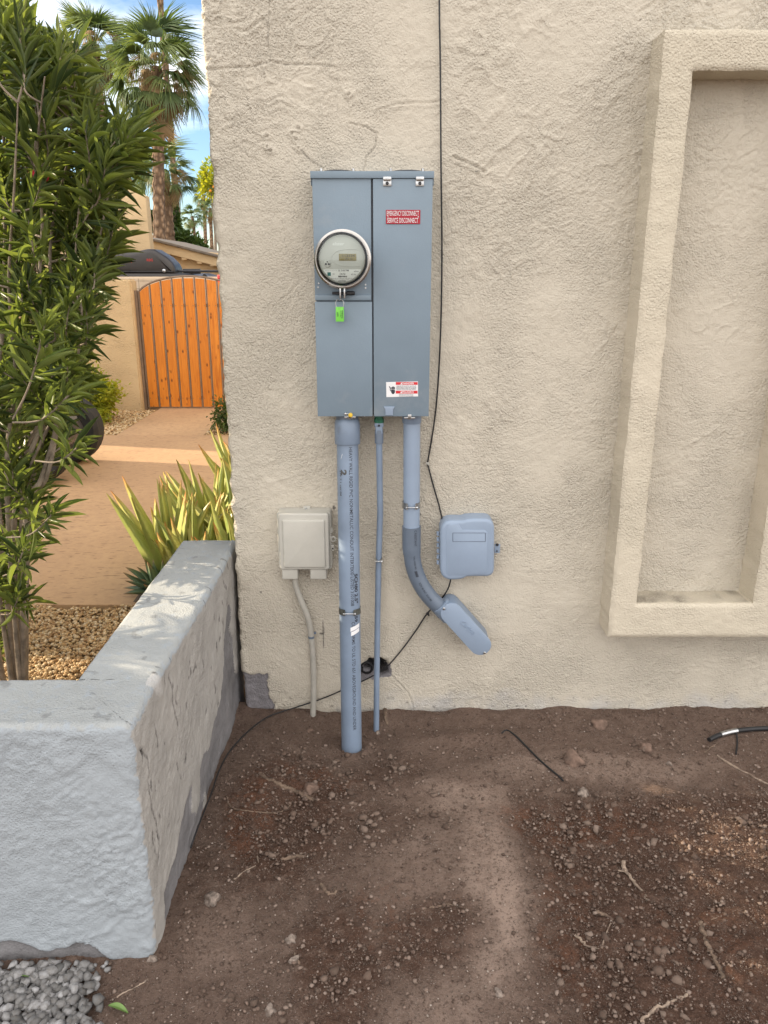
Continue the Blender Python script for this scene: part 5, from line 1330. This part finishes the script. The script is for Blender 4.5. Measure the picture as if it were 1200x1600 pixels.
# ================================================================== ALOES
def blade_template(curve, nseg=9, thick=.16):
    V = []; T = []; 
    for i in range(nseg+1):
        t = i/nseg; wv = (1-t)**.75*(.75+.5*math.sin(min(1, t*3)*PI/2)) if i < nseg else .03
        ang = curve*t; x = 0; 
        cxp = (math.sin(ang)/curve if abs(curve) > 1e-3 else t); czp = ((1-math.cos(ang))/curve if abs(curve) > 1e-3 else 0)
        nx_, nz2 = -math.sin(ang), math.cos(ang)
        for (yy, hh_) in ((-.5, .22), (0, -.02), (.5, .22), (.0, -.42)):
            q = hh_*wv*thick; V.append((cxp+nx_*q, yy*wv, czp+nz2*q)); T.append(t)
    F = [[i*4+j, i*4+(j+1) % 4, (i+1)*4+(j+1) % 4, (i+1)*4+j] for i in range(nseg) for j in range(4)]
    return np.array(V), np.array(F), np.array(T)
BT = [blade_template(c_, 9, .6) for c_ in (-.8, -.45, -.15, .15, .6)]
BT = [(np.stack([v[:, 0], v[:, 1], v[:, 2]], 1), f, t) for v, f, t in BT]
def rosette(name, loc, n, Lr, w_, spread, mat, label, cat, group, parent=None, lean=(0, 0)):
    loc = Vector(loc)
    o_ = thing(name, loc, label, cat, group)
    az = np.array([k*2.399+random.uniform(-.3, .3) for k in range(n)]); f = (np.arange(n)+.5)/n
    el = R(88)-(R(spread))*f**.8+rng.uniform(-.12, .12, n)
    D = np.stack([np.cos(az)*np.cos(el)+lean[0], np.sin(az)*np.cos(el)+lean[1], np.sin(el)], 1)
    L_ = rng.uniform(Lr[0], Lr[1], n); M = frames(D)
    M = M*np.stack([L_, w_*rng.uniform(.8, 1.15, n), L_*.16+.03], 1)[:, None, :]
    # keep the x-z curve in proportion
    M = frames(D); M[:, :, 0] *= L_[:, None]; M[:, :, 1] *= (w_*rng.uniform(.8, 1.15, n))[:, None]; M[:, :, 2] *= (L_*.35)[:, None]
    base = np.array(loc)[None]+np.stack([np.cos(az)*.02, np.sin(az)*.02, np.full(n, .01)], 1)
    b_ = scatter('leaves', BT, rng.integers(0, 5, n), M, base, rng.random(n), mat, o_, smooth=False)
    return o_
al = 'yellow green aloes beside the house'
alo = [
 ((-1.20, 1.52, -.04), 8, (.48, .62), .058, 22, 'leftmost aloe of the clump with thick pale blades'),
 ((-1.16, 1.36, -.04), 12, (.48, .64), .058, 34, 'large aloe at the left end of the clump with thick pale green blades'),
 ((-.98, 1.22, -.04), 12, (.42, .60), .050, 40, 'aloe just behind the far end of the planter top, left side'),
 ((-.86, 1.75, -.04), 13, (.50, .68), .045, 44, 'bushy aloe in the middle of the clump'),
 ((-1.10, 2.05, -.04), 12, (.50, .66), .042, 46, 'thin-bladed aloe at the back left of the clump'),
 ((-.72, 1.45, -.04), 12, (.50, .66), .046, 36, 'upright aloe against the house corner'),
 ((-.80, 2.35, -.04), 14, (.72, .92), .055, 24, 'tallest yellow aloe with orange tips at the back of the clump'),
 ((-.66, 2.0, -.04), 12, (.55, .80), .045, 34, 'orange tipped aloe by the house side wall'),
 ((-1.05, 1.65, -.04), 11, (.45, .62), .045, 48, 'sprawling aloe behind the large left one'),
 ((-.75, 1.15, -.04), 11, (.45, .58), .055, 34, 'aloe nearest the planter wall by the house'),
 ((-.95, 2.6, -.04), 11, (.55, .75), .045, 40, 'farthest aloe at the driveway side'),
]
for loc, n, Lr, w_, spr, lab in alo: rosette('aloe', loc, int(n*1.6), (Lr[0]*.8, Lr[1]), w_, spr*.92, M_ALOE, lab, 'aloe', al)
rosette('agave', (-1.20, 1.20, -.02), 26, (.16, .24), .06, 84, M_ALOEG, 'low dark green succulent rosette at the foot of the left aloe', 'succulent', None)

# ================================================================== PALMS
def fan_template(nseg=26, droop=.35, span=150):
    V = []; F = []; T = []
    # petiole
    for i in range(5):
        t = i/4; x = t*.5
        for s_ in (-1, 1): V.append((x, s_*.012, -.05*t*t)); T.append(.2)
    F += [[i*2, i*2+2, i*2+3, i*2+1] for i in range(4)]
    for k in range(nseg):
        a = R(-span/2+span*k/(nseg-1)); L_ = .5*(.72+.28*math.cos(a*.9))*random.uniform(.9, 1.08); b0 = len(V)
        dj = droop*random.uniform(.7, 1.5); aj = random.uniform(-.03, .03)
        for i, t in enumerate((0, .3, .62, 1)):
            r = L_*t; wv = (.004, .020, .011, .0015)[i]; z = -.05-dj*max(0, t-.3)**1.5*.95-.015*(k % 2); shrink = 1-.35*dj*max(0, t-.4); a = R(-span/2+span*k/(nseg-1))+aj*t
            for s_ in (-1, 1):
                aa = a; x = .5+r*shrink*math.cos(aa)-s_*wv*math.sin(aa); y = r*shrink*math.sin(aa)+s_*wv*math.cos(aa); V.append((x, y, z)); T.append(.1+.3*t)
        F += [[b0+i*2, b0+i*2+2, b0+i*2+3, b0+i*2+1] for i in range(3)]
    return np.array(V), np.array(F), np.array(T)
FT = [fan_template(26, .22, 165), fan_template(26, .5, 150), fan_template(24, .9, 140)]
def palm(name, base, top, r0, crown_r, nfr, label, group='palm trees behind the wall', skirt=26, detail=True, slow=-35):
    base = Vector(base); top = Vector(top)
    o_ = thing(name, base, label, 'palm tree', group)
    n = 40 if detail else 8; b = MB(); path = []; rad = []
    for i in range(n+1):
        t = i/n; q = base.lerp(top, t)+Vector((math.sin(t*2.2)*.12*r0, 0, 0)); path.append(q); rad.append(r0*(1.15-.25*t+(.4*max(0, .06-t)/.06))*((1+.10*((i % 2)*2-1)) if detail else 1)*random.uniform(.95, 1.05))
    b.tube(path, rad, 16 if detail else 8); b.build('trunk', M_TRUNK, o_)
    def crown(nm, m, el0, el1, nn_, Lr, fts, sink=0):
        az = np.array([k*2.399963+random.uniform(-.25, .25) for k in range(nn_)]); f = (np.arange(nn_)+.5)/nn_
        el = R(el0)+(R(el1)-R(el0))*f+rng.uniform(-.12, .12, nn_); D = np.stack([np.cos(az)*np.cos(el), np.sin(az)*np.cos(el), np.sin(el)], 1)
        L_ = rng.uniform(*Lr, nn_); M = frames(D, roll=rng.uniform(-.4, .4, nn_))*L_[:, None, None]
        pos = np.array(top)[None]+np.stack([np.cos(az)*r0*.5, np.sin(az)*r0*.5, -sink*f+rng.uniform(-.1, .1, nn_)*crown_r], 1)
        scatter(nm, FT, rng.choice(fts, nn_), M, pos, rng.random(nn_), m, o_)
    crown('crown', M_PALM, 80, slow, int(nfr*1.25), (crown_r*.85, crown_r*1.12), [0, 1, 1, 2], crown_r*.25)
    if skirt: crown('dead_skirt', M_PALMD, -30, -84, int(skirt*.9), (crown_r*.45, crown_r*.85), [1, 2, 2], crown_r*.6)
    if detail and skirt: crown('flower_stalks', M_PALMD, 30, -60, 16, (crown_r*.5, crown_r*.8), [2], crown_r*.2)
    return o_
def PB(px, py, Y, z=-.1): q = P(px, py, Y); q.z = z; return q
palm('fan_palm', PB(238, 370, 21), P(244, 104, 21), .165, 1.5, 44, 'largest fan palm with a shaggy crown and thick trunk behind the yellow wall', skirt=34)
palm('fan_palm', PB(262, 375, 23), P(255, 270, 23), .19, 1.05, 30, 'shorter fan palm with a thick leaning trunk right of the largest palm', skirt=6, slow=-20)
palm('fan_palm', PB(281, 385, 30), P(236, -170, 30), .12, 1.4, 30, 'very tall slim palm whose trunk passes in front of the sky', skirt=14)
palm('fan_palm', PB(160, 370, 26), P(146, 70, 26), .2, 1.45, 36, 'fan palm partly hidden behind the top of the oleander', skirt=22)
palm('fan_palm', PB(311, 388, 62), P(300, 338, 62), .13, 1.0, 30, 'small distant palm with a round crown in the patch of sky', skirt=10, detail=False)
palm('fan_palm', PB(320, 395, 70), P(318, 305, 70), .16, 1.2, 26, 'thin distant palm partly under the orange tree', skirt=18, detail=False)
palm('fan_palm', PB(330, 398, 66), P(328, 325, 66), .16, 1.0, 22, 'thin distant palm at the very edge of the house corner', skirt=18, detail=False)
palm('fan_palm', PB(195, 370, 34), P(197, 255, 34), .2, 1.3, 30, 'distant palm showing low between oleander and the largest palm', skirt=8, detail=False)

# broadleaf trees and bushes
def blob_tree(name, base, crown_c, rad, n, mat, label, cat, leaf=.09, trunk_r=.08, group=None, wid=.5, hollow=.45):
    base = Vector(base); cc = Vector(crown_c); o_ = thing(name, base, label, cat, group)
    b = MB()
    if trunk_r:
        b.tube([base, base.lerp(cc, .5), cc], [trunk_r, trunk_r*.8, trunk_r*.4], 8)
        for k in range(7):
            d = Vector((random.uniform(-1, 1)*rad[0], random.uniform(-1, 1)*rad[1], random.uniform(-.2, 1)*rad[2]))*.75; b.tube([base.lerp(cc, .55), cc+d*.5, cc+d], [trunk_r*.5, trunk_r*.3, trunk_r*.1], 5)
        b.build('trunk', M_BARK, o_)
    ncl = 38; cl_ = rng.normal(size=(ncl, 3)); cl_ /= np.linalg.norm(cl_, axis=1, keepdims=True); cl_ *= rng.uniform(hollow, 1, (ncl, 1)); 
    k = rng.integers(0, ncl, n); p_ = cl_[k]+rng.normal(size=(n, 3))*.17
    pos = np.array(cc)+p_*np.array(rad)
    D = p_+rng.normal(size=(n, 3))*.8; M = frames(D, roll=rng.uniform(-1.5, 1.5, n)); L_ = leaf*rng.uniform(.7, 1.3, n)
    M = M*np.stack([L_, L_*wid, L_], 1)[:, None, :]
    rn = np.clip(rng.random(n)*.6+.4*rng.random(ncl)[k], 0, 1)
    scatter('foliage', [LT3], np.zeros(n, int), M, pos, rn, mat, o_); return o_
LT3 = leaf_template(2, .2, .15, .03, .8)
q = PB(150, 600, 6.25, -.06)
blob_tree('round_bush', q, (P(148, 606, 6.25).x-.13, 6.25, .20), (.34, .33, .33), 8500, M_BUSH, 'rounded yellow green bush in front of the yellow stucco pillar', 'bush', .045, .02)
q = PB(352, 640, 5.7, -.06); blob_tree('small_bush', q, (P(356, 634, 5.7).x, 5.7, .14), (.17, .17, .19), 1600, M_BUSHD, 'small dark green bush beside the path at the house corner', 'bush', .035, .012)
q = PB(332, 395, 40); blob_tree('orange_tree', q, P(336, 286, 40), (.78, .78, .9), 1300, M_BUSH, 'pale green tree with a few orange fruits at the house corner', 'tree', .22, .1)
fr_ = MB()
for k in range(4): c = P(332+random.uniform(-12, 8), 288+random.uniform(-12, 18), 39.2); fr_.lathe([(.0001, -.07), (.05, -.05), (.07, 0), (.05, .05), (.0001, .07)], c, n=10)
fr_.build('fruit', simple('orange_fruit', (.8, .30, .02), .5), bpy.data.objects['orange_tree'])
for k, (px_, py_, Y_, rx, rz, lab) in enumerate(((270, 350, 27, .26, 1.2, 'dark bushy tree filling the gap between the palm trunks'), (291, 384, 24, .55, .35, 'low dark green bush showing just above the sloping roof'), (212, 350, 24, .7, .6, 'pale bushy tree behind the chimney block'), (60, 380, 26, 4.5, 2.2, 'broad dark tree behind the oleander'))):
    q = PB(px_, 400, Y_); blob_tree('bushy_tree', q, P(px_, py_, Y_), (rx, rx, rz), 2600, M_BUSHD, lab, 'tree', .16 if k < 3 else .3, .08, 'background trees')

# ================================================================== GATE, PILLAR, WALLS
GY = 7.20
gate = thing('wooden_gate', (-2.39, GY, -.05), 'arched orange-stained wooden gate with vertical boards at the end of the path', 'gate')
gx0, gx1 = -3.005, -1.765; spring, peak = 1.385, 1.565
def arch(x): t = (x-(gx0+gx1)/2)/((gx1-gx0)/2); return spring+(peak-spring)*(math.sqrt(max(0, 1-.92*t*t))-math.sqrt(.08))/(1-math.sqrt(.08))
nb_ = 9; pw = (gx1-gx0)/nb_; Vb = []; Fb = []; Cb = []
for k in range(nb_):
    xa = gx0+k*pw+.015; xb = gx0+(k+1)*pw-.015; base = len(Vb); m_ = 5; tint = random.random()
    top = [(xa+(xb-xa)*i/m_) for i in range(m_+1)]
    loop = [(xa, -.03), (xb, -.03)]+[(x, arch(x)-.022) for x in top[::-1]]
    nL = len(loop)
    for y in (GY-.011, GY+.011):
        for x, z in loop: Vb.append((x, y, z)); Cb.append((tint, 0, 0, 1))
    Fb.append([base+i for i in range(nL)]); Fb.append([base+nL+i for i in range(nL)][::-1])
    for i in range(nL): Fb.append([base+i, base+nL+i, base+nL+(i+1) % nL, base+(i+1) % nL])
off = np.array(gate.location)
me = rawmesh('boards', np.array(Vb)-off, Fb); at = me.color_attributes.new('tint', 'FLOAT_COLOR', 'POINT'); at.data.foreach_set('color', np.array(Cb, np.float32).ravel()); link('boards', me, M_WOOD, gate)
b = MB(); pts = [Vector((x, GY, arch(x))) for x in np.linspace(gx0, gx1, 25)]
b.tube([Vector((gx0, GY, -.04))]+pts+[Vector((gx1, GY, -.04))], .013, 6)
for k in range(1, nb_): x = gx0+k*pw; b.box2((x-.007, GY+.002, -.03), (x+.007, GY+.016, arch(x)-.012))
for z in (.08, 1.22): b.box2((gx0, GY+.012, z-.02), (gx1, GY+.035, z+.02))
b.build('frame', M_GATEM, gate)
b = MB()
for z in (.08, 1.22):
    for k in range(nb_):
        for dx in (.03, pw-.03): b.lathe([(.006, 0), (.005, .003), (.0001, .004)], (gx0+k*pw+dx, GY-.011, z), n=8)
b.build('bolts', M_GATEM, gate)
for x in (gx0-.035, gx1+.035): b = MB(); b.box2((x-.015, GY-.03, -.06), (x+.015, GY+.03, 1.40)); b.build('post', M_GATEM, gate)
def stuccowall(name, x0, y0, x1, y1, z0, z1, mat, label, cat, slope=None):
    bm = bmesh.new(); bmesh.ops.create_cube(bm, size=1)
    for v in bm.verts: v.co = Vector((x0+(v.co.x+.5)*(x1-x0), y0+(v.co.y+.5)*(y1-y0), z0+(v.co.z+.5)*(z1-z0)))
    if slope:
        for v in bm.verts:
            if v.co.z > z1-.01 and v.co.x > (x0+x1)/2: v.co.z -= slope
    bmesh.ops.bevel(bm, geom=bm.edges[:], offset=.02, segments=3, affect='EDGES')
    b = MB(); b.bm(bm, True); o = b.build(name, mat, origin=((x0+x1)/2, y0, z0)); tag(o, label, cat); return o
stuccowall('pillar_wall', -9, 7.10, -3.055, 7.32, -.1, 1.53, M_YARD, 'yellowish stucco wall end left of the wooden gate', 'wall')
stuccowall('block_wall', -3.9, 8.2, -1.1, 8.4, -.1, 1.555, M_BLOCK, 'pale painted wall seen just over and beside the arched gate', 'wall')
b = MB()
blw = bpy.data.objects['block_wall']
for z in (.2, .4, .6, .8, 1.0, 1.2, 1.4, 1.5): b.box2((-3.88, 8.1985, z-.003), (-1.12, 8.202, z+.003))
for k in range(7): x = -3.7+.4*k; b.box2((x-.003, 8.1980, -.05), (x+.003, 8.202, 1.53))
b.build('joints', simple('joint_brown', (.33, .26, .19), .9), blw)  # darker brown lines along the block joints

# dark vehicle and roof box behind the walls
veh = thing('dark_vehicle', (-3.6, 10.2, -.05), 'dark vehicle roof and rack just showing above the pale wall behind the gate', 'vehicle')
b = MB(); rz = 1.60
b.slab([(-5.9, .25), (-1.6, .25), (-1.5, .7), (-1.75, 1.0), (-2.5, 1.05), (-2.75, rz-.06), (-2.95, rz), (-5.2, rz), (-5.75, 1.15), (-5.95, .9)], 11.0, 9.3, .05, 3); b.build('body', M_BOXBLK, veh)
b = MB()
for y in (9.5, 10.8): b.tube([(-5.1, y, rz+.035), (-2.2, y, rz+.025)], .018, 8)
b.build('roof_rail', M_DKSTEEL, veh)
for x in (-5.2, -2.3):
    for y in (9.32, 10.95): b = MB(); b.lathe([(.20, -.09), (.33, -.09), (.35, -.06), (.35, .06), (.33, .09), (.20, .09)], (x, y, .30), (0, -1, 0), 24); b.build('wheel', M_TYRE, veh)
YB = 9.35
rb = thing('roof_box', tuple(P(235, 432, YB)), 'black rounded cargo box with red lettering on the roof behind the pillar', 'roof box')
def zb_(zx, zy): return (130+zx/4, 280+zy/4)
ol = [zb_(130, 590), (160, 428), zb_(60, 560), zb_(70, 500), zb_(120, 470), zb_(200, 462), zb_(300, 455), zb_(400, 435), zb_(440, 437), zb_(500, 455), zb_(550, 485), zb_(590, 525), zb_(608, 560), zb_(610, 592), zb_(600, 605), zb_(430, 600), zb_(150, 592)]
ol = ol[2:]
pts = [P2(q[0]-(8 if q[0] > 240 else 0), q[1], YB) for q in ol]
b = MB(); b.slab(pts, YB+.42, YB, .07, 5); body = b.build('shell', M_BOXBLK, rb)
b = MB(); q0 = P(146, 424, YB); q1 = P(272, 424, YB); b.box2((q0.x, YB-.012, q0.z-.012), (q1.x, YB+.02, q1.z+.006), .005); b.build('rim', M_DKSTEEL, rb)
M_REDT = simple('red_lettering', (.5, .03, .02), .5)
p = P(192, 408.5, YB-.004); textobj('lettering', 'YAKIMA', (p.x, YB-.003, p.z), .062, M_REDT, body, .02, width=.26)
p = P(234, 406.5, YB-.004); textobj('lettering', 'RBG', (p.x, YB-.003, p.z), .05, M_REDT, body, .02, width=.09)
b = MB(); p = P(257, 423, YB); b.lathe([(.03, 0), (.025, .02), (.0001, .025)], (p.x, YB-.012, p.z), n=14); b.build('lock', M_ZINC, rb)
b = MB(); p = P(300, 424, 9.6); b.box((p.x, 9.6, p.z), (.26, .06, .075), .01); p = P(320, 431, 9.6); b.lathe([(.03, -.02), (.03, .02), (.0001, .02)], (p.x, 9.6, p.z), n=14); b.build('rack_bracket', M_BOXBLK, veh)

# red sheet standing in for something unidentified behind the gate's right end
b = MB(); q0 = P(339, 430, 8.0); V = []
for i in range(9):
    t = i/8; z_ = q0.z-.30*t
    for j in range(5): V.append((q0.x+.02*t+.30*j/4, 8.0+.02*math.sin(j*2.1+t*3), z_+.02*math.sin(j*1.3)))
b.add(V, [[i*5+j, i*5+j+1, i*5+5+j+1, i*5+5+j] for i in range(8) for j in range(4)], True); o = b.build('red_stand_in', M_RED2, origin=q0); tag(o, 'thin red strip standing in for something unidentified between the gate top and the house corner', 'cloth')
o.modifiers.new('thickness', 'SOLIDIFY').thickness = .004

# neighbour's building
nb = thing('neighbour_house', (-7, 13.5, -.1), 'yellow stucco building with a sloping parapet behind the gate and palms', 'building')
YC = 11.4
b = MB(); cA = P(228, 300, YC); hT = P(190, 288, YC); hR = P(227.5, 306, YC)
b.slab([(cA.x-3.4, -.1), (cA.x, -.1), (hR.x, hR.z), (hT.x, hT.z), (hT.x-2.2, hT.z)], YC+.22, YC, .03, 2); b.build('chimney_block', M_YARD, nb)
YD = 12.6
a = P(226, 372, YD); c = P(345, 401, YD)
b = MB(); b.slab([(a.x-.3, -.1), (c.x+.4, -.1), (c.x+.4, P(345, 398, YD).z-.04), (a.x-.3, P(222, 372, YD).z-.04)], YD+3, YD+.12, 0); b.build('wall', M_YARD, nb)
def sl(pxl, pyl, pxr, pyr, h0, y0, y1, m, nm):
    A_ = P(pxl, pyl, YD); B_ = P(pxr, pyr, YD); b = MB(); b.slab([(A_.x, A_.z-h0), (B_.x, B_.z-h0), (B_.x, B_.z), (A_.x, A_.z)], y0, y1, .006, 1); return b.build(nm, m, nb)
sl(228, 369.5, 352, 401, .045, YD+3, YD-.10, M_ROOF, 'roof_cap')
sl(228.5, 373.8, 350, 404.5, .165, YD+.10, YD-.04, M_YARD, 'fascia')
for px_, py_ in ((238, 392), (262, 397), (288, 403), (312, 409), (332, 413)):
    p = P(px_, py_, YD); b = MB(); b.box((p.x, YD+.04, p.z), (.09, .14, .07), .005); b.build('rafter_end', M_YARD, nb)

# dark vehicle parked on the drive behind the oleander
cart = thing('parked_vehicle', (-3.4, 3.95, -.05), 'dark grey parked vehicle, its wheel and rounded bumper corner showing behind the oleander', 'vehicle')
cy0, cy1 = 3.42, 4.36
fxp = P(104, 680, cy0).x
b = MB(); b.slab([(fxp-2.2, .16), (fxp-.72, .16), (fxp-.70, .50), (fxp-.55, .60), (fxp-.42, .58), (fxp-.36, .42), (fxp-.40, .72), (fxp-.75, .80), (fxp-.95, .72), (fxp-1.3, .72), (fxp-1.35, .45), (fxp-1.6, .45), (fxp-1.7, .8), (fxp-2.25, .8), (fxp-2.35, .5)], cy1-.02, cy0+.03, .03, 3); b.build('body', M_CART, cart)
b = MB(); zb0, zb1 = P(120, 710, cy0).z, P(120, 650, cy0).z
b.slab([(fxp-.20, zb0+.02), (fxp-.10, zb0), (fxp-.02, zb0+.06), (fxp, zb0+.2), (fxp-.01, zb1-.05), (fxp-.05, zb1), (fxp-.16, zb1), (fxp-.21, zb1-.08), (fxp-.18, zb0+.2)], cy0+.27, cy0, .035, 4); b.build('bumper', M_CART, cart)
wr = .31
wcx = P(27, 692, cy0).x+.06
for x in (wcx, wcx-1.5):
    for y, s_ in ((cy0+.10, 1), (cy1-.10, -1)):
        b = MB(); b.lathe([(.19, -.10), (wr-.03, -.11), (wr, -.07), (wr, .07), (wr-.03, .11), (.19, .10), (.17, .05)], (x, y, -.05+wr), (0, -s_, 0), 36); wh = b.build('wheel', M_TYRE, cart)
        b = MB(); b.lathe([(.19, .085), (.185, .05), (.12, .03), (.05, .05), (.0001, .055)], (x, y, -.05+wr), (0, -s_, 0), 30)
        for k in range(7):
            a = k*2*PI/7; c_ = Vector((x+math.cos(a)*.12, y-s_*.06, -.05+wr+math.sin(a)*.12)); b.box(c_, (.13, .02, .03), .005, 1, Matrix.Rotation(-a, 3, 'Y'))
        b.build('rim', M_RIM, wh)
b = MB(); b.box2((fxp-1.75, cy0+.1, .46), (fxp-1.3, cy1-.1, .58), .04, 3); b.box2((fxp-1.85, cy0+.1, .55), (fxp-1.72, cy1-.1, .95), .04, 3); b.build('seat', M_BEIGE, cart)

# left of the photo: unseen wall and block, added to throw the driveway shade
stuccowall('shade_wall', -5.5, 1.45, -5.3, 4.75, -.1, 1.98, M_YARD, 'unseen wall added along the left side of the driveway to shade it', 'wall')
stuccowall('shade_block', -6.9, 5.92, -6.0, 9.0, -.1, 3.1, M_YARD, 'unseen stucco block added at the left end to shade the driveway', 'building')
